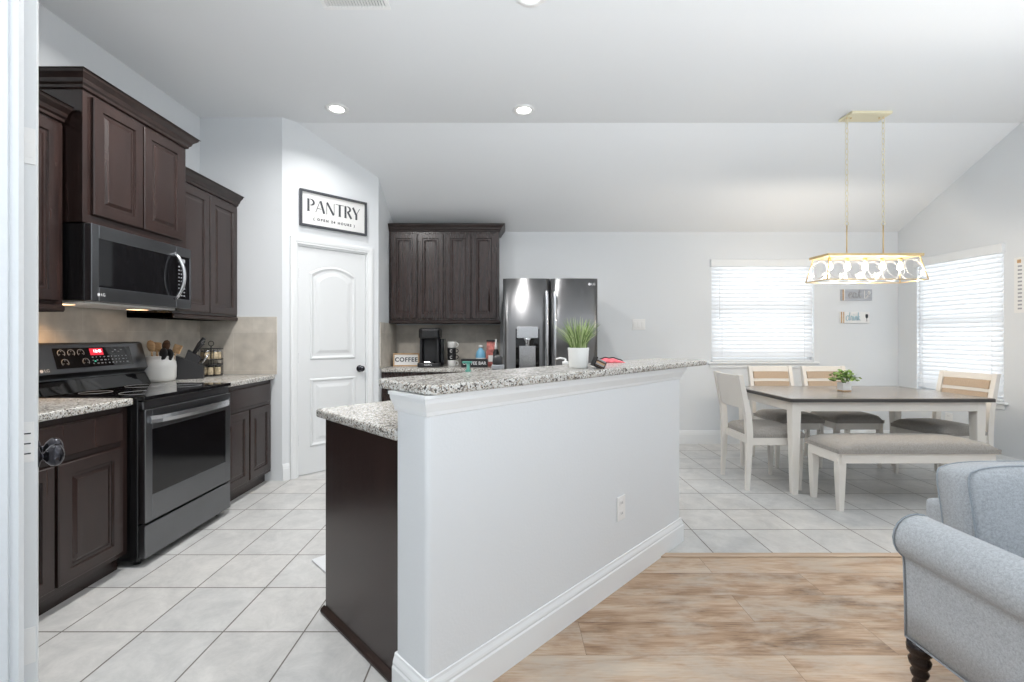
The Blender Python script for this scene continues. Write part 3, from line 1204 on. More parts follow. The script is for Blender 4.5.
for k in range(4):
    box(bm, .50 + k * .022, .512 + k * .022, .115 + .012 * (k % 2), .121 + .012 * (k % 2), .0025, .0033, mat=MC)
finish('key_marks', bm, M['inkgrey'], cp)
bm = B()
box(bm, .345, .435, .100, .143, .0025, .0034, mat=MC)
finish('display', bm, M['reddisplay'], cp)
text_mesh('display_digits', '12:45', .026, M['digits'], cp, MC @ Matrix.Translation((.395, .124, .004)), .0004)
bm = B()
box(bm, .36, .372, .058, .066, .003, .0042, mat=MC)
finish('indicator', bm, M['greendot'], cp)
text_mesh('brand_mark', 'LG', .024, M['silver'], bg_, MC @ Matrix.Translation((.062, .022, .002)), .0008)
bm = B()
lathe(bm, [(.009, 0), (.009, .002)], 16, MC @ Matrix.Translation((.032, .022, .001)))
finish('brand_badge', bm, M['silver'], bg_)

# ------------------------------------------------------------ microwave
mw = thing('microwave', 'black stainless over the range microwave under the tall cabinet', 'microwave', (-2.205, 2.395, 1.432), LZ)
W, H = .755, .408
bm = B()
box(bm, 0, W, .02, .432, 0, H, bev=.003)
finish('body', bm, M['black'], mw)
bm = B()
X0, X1 = .045, .615
for a in ((0, X0, 0, H), (X1, W, 0, .06), (X1, W, H - .06, H), (X0, X1, 0, .075), (X0, X1, H - .07, H), (W - .012, W, .06, H - .06)):
    box(bm, a[0], a[1], -.018, .02, a[2], a[3], bev=.002)
fr = finish('front_frame', bm, M['darksteel'], mw)
boxo('door_window', (X0 - .001, X1 - .003, -.014, .0, .073, H - .068), M['blackglass'], mw)
bm = B()
box(bm, X1, W - .011, -.016, 0, .058, H - .058)
pc = finish('control_panel', bm, M['blackglass'], mw)
bm = B()
for r_ in range(9):
    for c_ in range(3):
        box(bm, X1 + .02 + c_ * .024, X1 + .034 + c_ * .024, -.017, -.016, .08 + r_ * .024, .088 + r_ * .024)
box(bm, X1 + .02, X1 + .082, -.017, -.016, .305, .33)
finish('key_marks', bm, M['inkgrey'], pc)
bm = B()
pts = [(X1 - .015, -.018, .055)] + [(X1 - .015 + .01 * math.sin(PI * i / 12), -.018 - .055 * math.sin(PI * i / 12) ** .7, .055 + (H - .105) * i / 12) for i in range(1, 12)] + [(X1 - .015, -.018, H - .05)]
tube(bm, pts, .012, 10)
finish('door_handle', bm, M['steel'], mw)
text_mesh('brand_mark', 'LG', .022, M['silver'], mw, FRONT(.068, -.019, .035), .0006)
bm = B()
lathe(bm, [(.008, 0), (.008, .002)], 16, Matrix.Translation((.042, -.017, .035)) @ Matrix.Rotation(R(90), 4, 'X'))
finish('brand_badge', bm, M['silver'], mw)
bm = B()
box(bm, .04, .7, .05, .40, -.012, 0, bev=.003)
ub = finish('grease_filter_tray', bm, M['whiteplastic'], mw)
boxo('task_lamp', (.08, .16, .22, .30, -.014, -.011), M['hoodlamp'], ub)
boxo('task_lamp', (.60, .68, .22, .30, -.014, -.011), M['hoodlamp'], ub)
area('hood_task_light', (-2.47, 2.52, 1.41), (0, 0, 0), .08, .08, .55, (1, .55, .22), 'SQUARE', 120)

# ------------------------------------------------------------ things on the corner counter
CZ = .9145
cr = thing('utensil_crock', 'white ceramic crock full of kitchen utensils beside the range', 'crock', (-2.526, 3.308, CZ))
bm = B()
lathe(bm, [(.075, 0), (.092, .008), (.1, .03), (.102, .11), (.098, .145), (.086, .158), (.084, .17), (.088, .178), (.088, .186), (.080, .187), (.078, .16), (.09, .13), (.09, .03), (.02, .012)], 32)
finish('crock', bm, M['whiteceramic'], cr)


def utensil(label, base, tip, kind, m, mh=None):
    a, b = Vector(base), Vector(tip)
    d = (b - a)
    L = d.length
    q = Vector((0, 0, 1)).rotation_difference(d.normalized()).to_matrix().to_4x4()
    e = thing('cooking_utensil', label, 'utensil', a)
    mt = q
    bm = B()
    tube(bm, [mt @ Vector((0, 0, z)) for z in (0, L * .5, L * .8)], .006, 8)
    finish('handle', bm, mh or m, e)
    bm = B()
    if kind == 'spoon':
        lathe(bm, [(.001, -.045), (.020, -.035), (.030, -.005), (.030, .015), (.02, .036), (.001, .045)], 16, mt @ Matrix.Translation((0, 0, L * .85)) @ Matrix.Diagonal((1, .3, 1, 1)))
    elif kind == 'spatula':
        box(bm, -.032, .032, -.003, .003, L * .76, L * 1.02, bev=.0025, mat=mt)
    elif kind == 'whisk':
        for k in range(5):
            an = PI * k / 5
            tube(bm, [mt @ Vector((.028 * math.sin(PI * i / 10) * math.cos(an), .028 * math.sin(PI * i / 10) * math.sin(an), L * .72 + .1 * math.sin(PI * i / 20))) for i in range(11)], .0015, 5)
    finish('head', bm, m, e)
    return e


cx, cy = -2.526, 3.308
utensil('natural wood spoon in the crock nearest the range back', (cx - .02, cy - .02, CZ + .02), (cx - .0, cy - .085, CZ + .30), 'spoon', M['wood'])
utensil('flat light wood turner in the white crock', (cx, cy - .02, CZ + .02), (cx + .02, cy - .05, CZ + .28), 'spatula', M['wood'])
utensil('black slotted spoon low at the front of the crock', (cx + .02, cy - .045, CZ + .02), (cx + .08, cy - .06, CZ + .235), 'spoon', M['blackmatte'])
utensil('black ladle head leaning out of the crock toward the viewer', (cx + .045, cy, CZ + .02), (cx + .09, cy - .02, CZ + .225), 'spoon', M['blackmatte'])
utensil('dark wood round spoon standing tall in the crock', (cx - .01, cy + .01, CZ + .02), (cx + .03, cy + .035, CZ + .30), 'spoon', M['darkwood'])
utensil('tan wooden spatula leaning toward the knife block', (cx + .01, cy + .045, CZ + .02), (cx + .07, cy + .095, CZ + .26), 'spatula', M['wood'])

kb = thing('knife_block', 'black knife block full of knives on the corner counter', 'knife block', (-2.47, 3.53, CZ), R(-60))
bm = B()
loops(bm, [[(x, -.075, 0), (x, .10, 0), (x, .10, .10), (x, .02, .135), (x, -.075, .18)][::1] for x in (-.055, .055)], cap=True, cap0=True)
loops(bm, [[(x, -.06, .04), (x, .015, .02), (x, .085, .16), (x, .0, .225)] for x in (-.05, .05)], cap=True, cap0=True)
finish('block', bm, M['blackmatte'], kb)
for i in range(3):
    bm = B()
    x = -.032 + i * .032
    tube(bm, [(x, .03, .19), (x, .065 + .01 * i, .265 - .0 * i), (x, .10, .315 - .02 * i)], .0145, 8)
    finish('knife_handle', bm, M['blackmatte'], kb)
for i in range(5):
    bm = B()
    x = -.04 + i * .02
    tube(bm, [(x, .075, .10), (x, .11, .15), (x, .13, .185)], .006, 8)
    finish('steak_knife_handle', bm, M['steel'], kb)

sr = thing('spice_rack', 'two tier wire carousel of small spice jars in the counter corner', 'spice rack', (-2.455, 3.775, CZ))
bm = B()
for z in (.012, .095, .14, .225):
    tube(bm, [(.085 * math.cos(2 * PI * i / 24), .085 * math.sin(2 * PI * i / 24), z) for i in range(24)], .003, 6, closed=True)
for i in range(8):
    a = 2 * PI * i / 8
    tube(bm, [(.085 * math.cos(a), .085 * math.sin(a), z) for z in (.005, .1, .225)], .002, 5)
tube(bm, [(0, 0, 0), (0, 0, .25)], .004, 6)
tube(bm, [(.022 * math.cos(2 * PI * i / 14), 0, .268 + .02 * math.sin(2 * PI * i / 14)) for i in range(14)], .003, 6, closed=True)
lathe(bm, [(.075, .008), (.075, .012)], 24)
lathe(bm, [(.075, .132), (.075, .136)], 24)
finish('wire_frame', bm, M['blackmatte'], sr)
for tier, z in enumerate((.0125, .1365)):
    for i in range(6):
        a = 2 * PI * (i + .5 * tier) / 6
        bm = B()
        lathe(bm, [(.02, 0), (.022, .004), (.022, .055), (.018, .062)], 14, Matrix.Translation((.054 * math.cos(a), .054 * math.sin(a), z)))
        j = tag(finish('spice_jar', bm, M['spice']), 'small jar of spice with a dark lid on the ' + ('lower' if tier == 0 else 'upper') + ' tier of the wire rack', 'jar', 'spice jars on the ' + ('lower' if tier == 0 else 'upper') + ' tier')
        j.location = (-2.455, 3.775, CZ)
        bm = B()
        lathe(bm, [(.021, .0625), (.021, .075)], 14, Matrix.Translation((.054 * math.cos(a), .054 * math.sin(a), z)))
        finish('lid', bm, M['steel'] if tier else M['blackmatte'], j)

# ------------------------------------------------------------ pantry sign
ps = thing('pantry_sign', 'black framed PANTRY sign hung over the white pantry door', 'sign', (PX, PY, 0), R(45))
sx0, sx1, sz0, sz1 = .142, .775, 2.222, 2.545
bm = B()
f = .018
for a in ((sx0, sx1, sz1 - f, sz1), (sx0, sx1, sz0, sz0 + f), (sx0, sx0 + f, sz0 + f, sz1 - f), (sx1 - f, sx1, sz0 + f, sz1 - f)):
    box(bm, a[0], a[1], -.03, -.002, a[2], a[3], bev=.001)
finish('frame', bm, M['signframe'], ps)
boxo('board', (sx0 + f, sx1 - f, -.012, -.003, sz0 + f, sz1 - f), M['signwhite'], ps)


def strokes(name, segs, m, parent, x, y, z, s, depth=.0015):
    """letters as flat bars in the x-z plane: (x0,z0,x1,z1,width) in letter units"""
    bm = B()
    for seg in segs:
        a, b, c, d, w_ = seg
        p, q = Vector((a, b)), Vector((c, d))
        u = (q - p).normalized()
        n_ = Vector((-u.y, u.x)) * w_ / 2
        pts = [p + n_, p - n_, q - n_, q + n_]
        loops(bm, [[(x + v.x * s, yy, z + v.y * s) for v in pts] for yy in (y, y - depth)], cap=True, cap0=True)
    return finish(name, bm, m, parent)


def arc(cx_, cz_, rx, rz_, a0, a1, n, w0, w1=None):
    out = []
    for i in range(n):
        s0, s1 = i / n, (i + 1) / n
        A0, A1 = R(a0 + (a1 - a0) * s0), R(a0 + (a1 - a0) * s1)
        w_ = w0 + ((w1 if w1 is not None else w0) - w0) * math.sin(PI * (s0 + s1) / 2)
        e_ = .0
        out.append((cx_ + rx * math.cos(A0), cz_ + rz_ * math.sin(A0), cx_ + rx * math.cos(A1), cz_ + rz_ * math.sin(A1), w_))
    return out


def letter(ch):
    T, t_ = .17, .045    # thick and thin strokes, letter height 1
    if ch == 'P':
        return [(.1, 0, .1, 1, T), (.0, .02, .25, .02, t_)] + arc(.24, .74, .30, .24, 90, -90, 10, t_, T), .62
    if ch == 'A':
        return [(.42, .98, .72, 0, T), (.03, 0, .36, .93, t_), (.16, .33, .48, .33, t_)], .82
    if ch == 'N':
        return [(.08, 0, .08, .9, t_), (.10, .98, .66, .02, T), (.70, .08, .70, 1, t_)], .80
    if ch == 'T':
        return [(0, .97, .28, .97, t_), (.42, .97, .70, .97, t_), (.35, 0, .35, 1, T), (.24, .02, .46, .02, t_)], .72
    if ch == 'R':
        return [(.1, 0, .1, 1, T), (0, .02, .22, .02, t_)] + arc(.24, .76, .28, .22, 90, -90, 10, t_, T) + [(.30, .53, .62, .0, T)], .68
    if ch == 'Y':
        return [(.05, 1, .34, .42, T), (.38, .48, .66, .98, t_), (.36, 0, .36, .5, T)], .68


segs, xx = [], 0
for ch in 'PANTRY':
    sg, wd = letter(ch)
    segs += [(a + xx, b, c + xx, d, w_) for a, b, c, d, w_ in sg]
    xx += wd + .03
sc_ = .112
strokes('lettering', segs, M['ink'], ps, (sx0 + sx1) / 2 - xx * sc_ / 2 + .0, -.0125, 2.36, sc_)
text_mesh('lettering', '( OPEN 24 HOURS )', .031, M['ink'], ps, FRONT((sx0 + sx1) / 2, -.013, 2.297), .0006, .0012, 1.5)

# ------------------------------------------------------------ coffee corner
upper_cabinet('wide dark wood wall cabinet with four doors above the coffee corner', (QX + .006, 4.95, 0), 0, 1.195, .318, 1.385, 2.455, [(.028, .305), (.315, .59), (.612, .885), (.895, 1.165)], False, True, fr=.05)
base_cabinet('dark wood base cabinet under the coffee corner counter', (QX + .005, 4.655, 0), 0, 1.19, .61, [(.03, .58), (.60, 1.16)], [(.03, .58), (.60, 1.16)])
slab('countertop', 'speckled granite countertop of the coffee corner beside the refrigerator', (QX + .003, -.09, 4.63, YB - .003, .876, .914))

cs = thing('coffee_sign', 'small wood framed COFFEE block sign at the pantry end of the counter', 'sign', (-1.105, 5.00, CZ), R(4))
bm = B()
for a in ((-.14, .14, 0, .012), (-.14, .14, .128, .14), (-.14, -.128, .012, .128), (.128, .14, .012, .128)):
    box(bm, a[0], a[1], -.02, .02, a[2], a[3], bev=.001)
finish('frame', bm, M['wood'], cs)
boxo('board', (-.128, .128, -.012, .016, .012, .128), M['signwhite'], cs)
text_mesh('lettering', 'COFFEE', .064, M['ink'], cs, FRONT(0, -.0125, .070), .001, .002, 1.15)

cm = thing('coffee_maker', 'black single serve coffee maker on the coffee corner counter', 'coffee maker', (-.83, 4.93, CZ))
bm = B()


def rrect(x0, x1, y0, y1, r, n=5):
    out = []
    for cx_, cy_, a0 in ((x1 - r, y0 + r, -90), (x1 - r, y1 - r, 0), (x0 + r, y1 - r, 90), (x0 + r, y0 + r, 180)):
        for i in range(n + 1):
            a = R(a0 + 90 * i / n)
            out.append((cx_ + r * math.cos(a), cy_ + r * math.sin(a)))
    return out


prism(bm, rrect(-.12, .12, -.14, .15, .035), 0, .045, bev=.008)
finish('base', bm, M['blackmatte'], cm)
bm = B()
prism(bm, rrect(-.085, .085, .0, .14, .02), .045, .31, bev=.004)
prism(bm, rrect(-.102, -.078, -.08, .14, .01), .045, .31, bev=.004)
prism(bm, rrect(.078, .102, -.08, .14, .01), .045, .31, bev=.004)
finish('tower', bm, M['blackmatte'], cm)
bm = B()
prism(bm, rrect(-.112, .112, -.12, .145, .045), .295, .415, bev=.03, seg=5)
hd = finish('brew_head', bm, M['black'], cm)
bm = B()
box(bm, -.05, .05, -.118, -.10, .335, .352, bev=.004)
finish('lift_handle', bm, M['steel'], hd)
bm = B()
prism(bm, rrect(-.07, .07, -.13, -.02, .02), .045, .056, bev=.002)
for i in range(6):
    box(bm, -.055, .055, -.118 + i * .017, -.112 + i * .017, .056, .058)
finish('drip_tray', bm, M['blackglass'], cm)
text_mesh('brand_mark', 'KEURIG', .022, M['silver'], cm, FRONT(-.0, -.1415, .026), .0006, 0, 1.1)
bm = B()
prism(bm, rrect(.105, .15, -.03, .13, .015), .02, .30, bev=.004)
finish('water_tank', bm, M['blackglass'], cm)

for i, (m, lbl) in enumerate(((M['whiteceramic'], 'white mug at the bottom of the mug stack beside the coffee maker'),
                              (M['blackmatte'], 'lower black mug in the mug stack'), (M['blackmatte'], 'upper black mug in the mug stack'),
                              (M['whiteceramic'], 'white mug on top of the mug stack'))):
    e = thing('mug', lbl, 'mug', (-.605, 4.98, CZ + i * .0672))
    bm = B()
    lathe(bm, [(.040, 0), (.045, .004), (.047, .062), (.047, .066), (.043, .066), (.041, .01), (.001, .008)], 24)
    finish('cup', bm, m, e)
    bm = B()
    tube(bm, [(.045 + .026 * math.sin(PI * k / 8), 0, .033 - .022 * math.cos(PI * k / 8)) for k in range(9)], .005, 8)
    finish('handle', bm, m, e)
    if i in (1, 2):
        bm = B()
        tube(bm, [(.012 * math.cos(R(a)), -.0475, .033 + .014 * math.sin(R(a))) for a in range(40, 321, 20)], .003, 5)
        finish('letter_mark', bm, M['signwhite'], e)

cb = thing('coffee_pod_box', 'low black box lettered COFFEE BAR on the coffee corner counter', 'box', (-.345, 4.86, CZ))
bm = B()
for a in ((-.14, .14, -.05, -.04), (-.14, .14, .04, .05), (-.14, -.13, -.04, .04), (.13, .14, -.04, .04)):
    box(bm, *a, 0, .085, bev=.001)
box(bm, -.13, .13, -.04, .04, 0, .01)
finish('tray', bm, M['blackmatte'], cb)
text_mesh('lettering', 'COFFEE BAR', .047, M['silver'], cb, FRONT(0, -.051, .042), .0008, .0006, 1.0, .95)

e = thing('milk_jug', 'light blue plastic bottle behind the black lettered box', 'bottle', (-.29, 5.02, CZ))
bm = B()
lathe(bm, [(.05, 0), (.055, .008), (.055, .12), (.045, .16), (.024, .185), (.022, .20)], 20)
finish('bottle', bm, M['blue'], e)
bm = B(); lathe(bm, [(.026, .20), (.026, .225), (.02, .228)], 16); finish('cap', bm, M['whiteplastic'], e)
bm = B(); lathe(bm, [(.0555, .03), (.0562, .031), (.0562, .09), (.0555, .091)], 20, caps=False); finish('paper_label', bm, M['signwhite'], e)

e = thing('coffee_bag', 'reddish printed coffee bag standing near the refrigerator', 'bag', (-.165, 5.0, CZ), R(-6))
bm = B()
loops(bm, [rr for rr in ([(-.055, -.035, 0), (.055, -.035, 0), (.055, .035, 0), (-.055, .035, 0)], [(-.06, -.04, .03), (.06, -.04, .03), (.06, .04, .03), (-.06, .04, .03)],
                         [(-.058, -.032, .18), (.058, -.032, .18), (.058, .032, .18), (-.058, .032, .18)], [(-.056, -.004, .255), (.056, -.004, .255), (.056, .004, .255), (-.056, .004, .255)],
                         [(-.056, -.004, .275), (.056, -.004, .275), (.056, .004, .275), (-.056, .004, .275)])], cap=True, cap0=True)
finish('pouch', bm, M['pink'], e)
boxo('paper_label', (-.035, .035, -.0405, -.036, .05, .12), M['signwhite'], e)
boxo('clip', (-.06, .06, -.01, .01, .268, .288), M['blackmatte'], e, bev=.002)

# ------------------------------------------------------------ refrigerator
fg = thing('refrigerator', 'dark stainless french door refrigerator with water dispenser', 'refrigerator', (-.042, 4.40, 0))
W = .92
boxo('cabinet', (.004, W - .004, .07, .84, .02, 1.785), M['blackmatte'], fg, bev=.004)


def fdoor(name, x0, x1, z0, z1, holes=None, bulge=.016):
    """door with a softly bowed front; holes=(hx0,hx1,hz0,hz1) leaves the dispenser recess open"""
    bm = B()
    n = 10
    xs_ = [x0 + (x1 - x0) * i / n for i in range(n + 1)]
    if holes:
        xs_ = sorted(set(xs_ + [holes[0], holes[1]]))
    zs_ = [z0, z1] if not holes else [z0, holes[2], holes[3], z1]
    c = (x0 + x1) / 2
    hw = (x1 - x0) / 2
    def yf(x):
        u = (x - c) / hw
        return -bulge * (1 - u * u) - (.0 if abs(u) < .97 else -.006)
    F = {}
    K = {}
    for i, x in enumerate(xs_):
        for j, z in enumerate(zs_):
            F[i, j] = bm.verts.new((x, yf(x), z))
            K[i, j] = bm.verts.new((x, .065, z))
    skip = set()
    for i in range(len(xs_) - 1):
        for j in range(len(zs_) - 1):
            if holes and xs_[i] >= holes[0] - 1e-6 and xs_[i + 1] <= holes[1] + 1e-6 and j == 1:
                skip.add((i, j))
                continue
            f_ = bm.faces.new((F[i, j], F[i + 1, j], F[i + 1, j + 1], F[i, j + 1])); f_.smooth = True
            bm.faces.new((K[i, j], K[i, j + 1], K[i + 1, j + 1], K[i + 1, j]))
    for i in range(len(xs_) - 1):
        for j in (0, len(zs_) - 1):
            bm.faces.new((F[i, j], K[i, j], K[i + 1, j], F[i + 1, j]))
    for j in range(len(zs_) - 1):
        for i in (0, len(xs_) - 1):
            bm.faces.new((F[i, j], F[i, j + 1], K[i, j + 1], K[i, j]))
    return finish(name, bm, M['fridge'], fg)


hx = (.125, .355, .90, 1.315)
dl = fdoor('door', .003, W / 2 - .004, .74, 1.80, hx)
dr = fdoor('door', W / 2 + .004, W - .003, .74, 1.80)
fdoor('freezer_drawer', .003, W - .003, .05, .725, None, .012)
boxo('dispenser_recess', (hx[0], hx[1], .03, .066, hx[2], hx[3]), M['blackglass'], dl)
bm = B()
box(bm, hx[0] + .012, hx[1] - .012, -.022, .02, 1.225, 1.335, bev=.004)
finish('dispenser_screen', bm, M['steel'], dl)
bm = B()
lathe(bm, [(.045, 1.225), (.028, 1.195), (.022, 1.17), (.022, 1.15)], 16, Matrix.Translation((.24, .0, 0)))
finish('dispenser_spout', bm, M['steel'], dl)
bm = B()
box(bm, .16, .32, .005, .03, .92, 1.15, bev=.003)
box(bm, .205, .275, -.004, .005, 1.05, 1.13, bev=.003)
finish('dispenser_paddle', bm, M['steel'], dl)
box_ = B()
box(box_, hx[0] + .002, hx[1] - .002, -.012, .03, .90, .92, bev=.002)
finish('drip_shelf', box_, M['steel'], dl)
for d_, x in ((dl, W / 2 - .038), (dr, W / 2 + .038)):
    bm = B()
    tube(bm, [(x, .0, .86), (x, -.05, .875), (x, -.06, .91), (x, -.062, 1.25), (x, -.06, 1.63), (x, -.05, 1.665), (x, .0, 1.68)], .017, 12)
    finish('handle', bm, M['steel'], d_)
bm = B()
tube(bm, [(.1, 0, .66), (.1, -.05, .66), (.14, -.06, .66), (W - .14, -.06, .66), (W - .1, -.05, .66), (W - .1, 0, .66)], .0125, 12)
finish('drawer_handle', bm, M['steel'], fg)
text_mesh('brand_mark', 'LG', .032, M['silver'], dr, FRONT(.875, -.006, 1.745), .0015)
bm = B()
lathe(bm, [(.013, 0), (.013, .003)], 16, Matrix.Translation((.838, -.008, 1.745)) @ Matrix.Rotation(R(90), 4, 'X'))
finish('brand_badge', bm, M['silver'], dr)

# ------------------------------------------------------------ island (all in its own 45 degree frame)
IX, IY = -0.256, 1.456
IR = R(45)
BL, BT = 1.852, .188


def island_struct(name):
    return empty_struct(name, (IX, IY, 0), IR)


iw = island_struct('wall_island')
bm = B()
pts = rrect(0, BL, 0, BT, .018, 4)
prism(bm, pts, 0, 1.056)
for f in bm.faces:
    f.smooth = False
finish('half_wall', bm, M['wall'], iw)
ib = island_struct('baseboard_island')
bm = B()
crown(bm, 0, BL, 0, BT, [(.015, 0), (.015, .098), (.011, .104), (.012, .112), (.010, .120), (.005, .132), (.004, .141), (0, .143)])
finish('baseboard_moulding', bm, M['trim'], ib)
it = island_struct('trim_5')
bm = B()
crown(bm, 0, BL, 0, BT, [(0, .985), (.004, .988), (.006, 1.0), (.012, 1.012), (.022, 1.03), (.024, 1.044), (.030, 1.046), (.030, 1.0565)])
finish('crown_moulding', bm, M['trim'], it)

bm = B()
prism(bm, rrect(-.018, 2.18, -.046, .31, .05, 6), 1.0575, 1.090, bev=.010, seg=3)
bt = tag(finish('bar_countertop', bm, M['granite']), 'raised speckled granite bar top running along the island half wall', 'countertop')
bt.location = (IX, IY, 0); bt.rotation_euler = (0, 0, IR)

bm = B()
prism(bm, rrect(.0, 1.95, BT + .002, .872, .012, 4), .876, .914, bev=.010, seg=3)
lc = tag(finish('island_countertop', bm, M['granite']), 'lower speckled granite worktop on the kitchen side of the island', 'countertop')
lc.location = (IX, IY, 0); lc.rotation_euler = (0, 0, IR)
bm = B()
prism(bm, rrect(.06, 1.8, BT + .002, .295, .02, 4), .978, 1.010, bev=.010, seg=3)
prism(bm, rrect(.09, 1.8, BT + .002, .25, .01, 4), .9145, .978)
lg = tag(finish('granite_ledge', bm, M['granite']), 'short speckled granite ledge between the lower worktop and the raised bar top', 'countertop')
lg.location = (IX, IY, 0); lg.rotation_euler = (0, 0, IR)

ic = thing('island_cabinet', 'dark wood island base cabinet with flat end panel behind the half wall', 'cabinet', (IX, IY, 0), IR)
bm = B()
box(bm, .035, 1.85, BT + .002, .808, .0, .875)
finish('body', bm, M['espresso'], ic)
boxo('end_panel', (.022, .035, BT + .002, .815, .0, .875), M['espresso'], ic, bev=.002)
bm = B()
loops(bm, [[(.022, y, 0), (.006, y, 0), (.003, y, .012), (.008, y, .020), (.014, y, .024), (.022, y, .03)] for y in (BT + .018, .83)], cap=True, cap0=True)
finish('shoe_moulding', bm, M['espresso_dark'], ic)
for k in range(4):
    bm = B()
    panel_front(bm, -(.08 + k * .44 + .42), -(.08 + k * .44), .125, .665, 0)
    o = finish('door', bm, M['espresso'], ic)
    o.location = (0, .808, 0); o.rotation_euler = (0, 0, PI)

mt_ = thing('kitchen_mat', 'pale kitchen mat on the tiles behind the dark island end', 'mat', (IX, IY, 0), IR)
bm = B()
prism(bm, rrect(.165, 1.3, .91, 1.335, .01, 3), .0005, .010, bev=.003)
finish('mat', bm, M['mat'], mt_)


def plate(name, label, loc, rz, w, h, kind, n=1):
    e = thing(name, label, 'outlet' if kind == 'outlet' else 'light switch', loc, rz)
    bm = B()
    box(bm, -w / 2, w / 2, -.006, 0, -h / 2, h / 2, bev=.003, seg=2)
    finish('cover_plate', bm, M['whiteplastic'], e)
    if kind == 'outlet':
        for z in (-.026, .026):
            bm = B()
            prism(bm, rrect(-.017, .017, -.015, .015, .008, 4), 0, .0015, mat=Matrix.Translation((0, -.006, z)) @ Matrix.Rotation(R(90), 4, 'X'))
            s_ = finish('socket', bm, M['whiteplastic'], e)
            bm = B()
            for x in (-.007, .006):
                box(bm, x - .0012, x + .0012, -.0085, -.0074, z - .005, z + .006)
            finish('slots', bm, M['inkgrey'], s_)
    else:
        for i in range(n):
            x = (i - (n - 1) / 2) * .046
            boxo('rocker', (x - .015, x + .015, -.010, -.006, -.032, .032), M['whiteplastic'], e, bev=.002)
    return e


op = Vector((IX, IY, 0)) + Matrix.Rotation(IR, 3, 'Z') @ Vector((1.165, -.001, 0))
plate('outlet', 'white outlet low on the island half wall', (op.x, op.y, .385), IR, .075, .122, 'outlet')
plate('light_switch', 'white three gang switch plate on the back wall beside the refrigerator', (1.525, YB - .001, 1.378), 0, .15, .125, 'switch', 3)
plate('outlet', 'white outlet under the side window seen below the table', (XR - .001, 4.66, .40), R(-90), .075, .12, 'outlet')

# things on the bar top and beside the sink
def island_pt(u, v):
    p = Vector((IX, IY, 0)) + Matrix.Rotation(IR, 3, 'Z') @ Vector((u, v, 0))
    return p.x, p.y


gx, gy = .345, 2.20
gp = thing('potted_grass', 'artificial grass in a ribbed white pot on the bar top', 'potted plant', (gx, gy, 1.0905))
bm = B()
prof = [(.043, 0)]
for i in range(9):
    prof += [(.0455 + .0004 * i, .006 + i * .0095), (.0475 + .0004 * i, .010 + i * .0095)]
prof += [(.051, .094), (.051, .098), (.046, .098), (.044, .085), (.001, .085)]
lathe(bm, prof, 28)
finish('pot', bm, M['whiteceramic'], gp)
bm = B()
random.seed(11)
for i in range(230):
    a = random.uniform(0, 2 * PI)
    r0 = .040 * math.sqrt(random.random())
    lean = random.uniform(.0, 1) ** .9
    h = random.uniform(.10, .20) * (1.0 - .25 * lean)
    ext = .01 + .095 * lean * random.uniform(.6, 1.1)
    w_ = random.uniform(.0020, .0034)
    base = Vector((r0 * math.cos(a), r0 * math.sin(a), .085))
    d = Vector((math.cos(a), math.sin(a), 0))
    sd = Vector((-math.sin(a), math.cos(a), 0)) if random.random() < .5 else Vector((random.uniform(-1, 1), random.uniform(-1, 1), 0)).normalized()
    prev = None
    n = 5
    mi = 1 if random.random() < .42 else 0
    for k in range(n + 1):
        s = k / n
        p = base + d * ext * s ** 1.7 + Vector((0, 0, h * (s - .12 * s * s)))
        ww = w_ * (1 - s ** 2) + .0002
        v = (bm.verts.new(p - sd * ww), bm.verts.new(p + sd * ww))
        if prev:
            f_ = bm.faces.new((prev[0], prev[1], v[1], v[0]))
            f_.material_index = mi
        prev = v
for f_ in bm.faces:
    pass
o = finish('grass_blades', bm, [M['leaf'], M['leafpale']], gp, recalc=False)
sm = o.modifiers.new('thickness', 'SOLIDIFY'); sm.thickness = .0006
bm = B(); lathe(bm, [(.0445, .080), (.0445, .087), (.001, .090)], 20); finish('soil', bm, M['soil'], gp)

ch_ = thing('coaster_stack', 'tilted dark holder of striped coasters leaning by the grass pot', 'coasters', (.420, 2.172, 1.0905), R(8))
ch_.scale = (.85, .85, .85)
mtl = Matrix.Translation((.012, 0, .008)) @ Matrix.Rotation(R(25), 4, 'Y')
bm = B()
box(bm, -.032, -.026, -.03, .03, 0, .050, bev=.001, mat=mtl)
box(bm, .026, .032, -.03, .03, 0, .044, bev=.001, mat=mtl)
box(bm, -.032, .032, -.03, .03, -.003, .002, bev=.001, mat=mtl)
finish('holder', bm, M['blackmatte'], ch_)
for i in range(5):
    bm = B()
    box(bm, -.025, .025, -.033, .033, .003 + i * .0085, .0105 + i * .0085, bev=.001, mat=mtl)
    finish('coaster', bm, (M['darkwood'], M['inkgrey'], M['wood'])[i % 3], ch_)

rx_, ry_ = island_pt(1.38, .255)
rc = thing('folded_cloth', 'crumpled red cloth with black trim on the back of the bar top', 'cloth', (rx_ + .055, ry_ + .055, 1.0905), R(5))
rc.scale = (.82, .82, .82)
bm = B()
nx, ny = 26, 10
vv = {}
random.seed(5)
for i in range(nx + 1):
    for j in range(ny + 1):
        u, v = i / nx, j / ny
        env = math.sin(PI * u) ** .6 * math.sin(PI * v) ** .6 if 0 < u < 1 and 0 < v < 1 else 0
        z = env * (.027 + .003 * math.sin(u * 21) + .005 * math.sin(v * 9 + u * 8))
        vv[i, j] = bm.verts.new((-.105 + .21 * u, -.06 + .12 * v, max(z, .002)))
for i in range(nx):
    for j in range(ny):
        f_ = bm.faces.new((vv[i, j], vv[i + 1, j], vv[i + 1, j + 1], vv[i, j + 1]))
        f_.smooth = True
o = finish('cloth', bm, M['red'], rc)
sm = o.modifiers.new('thickness', 'SOLIDIFY'); sm.thickness = .002
bm = B()
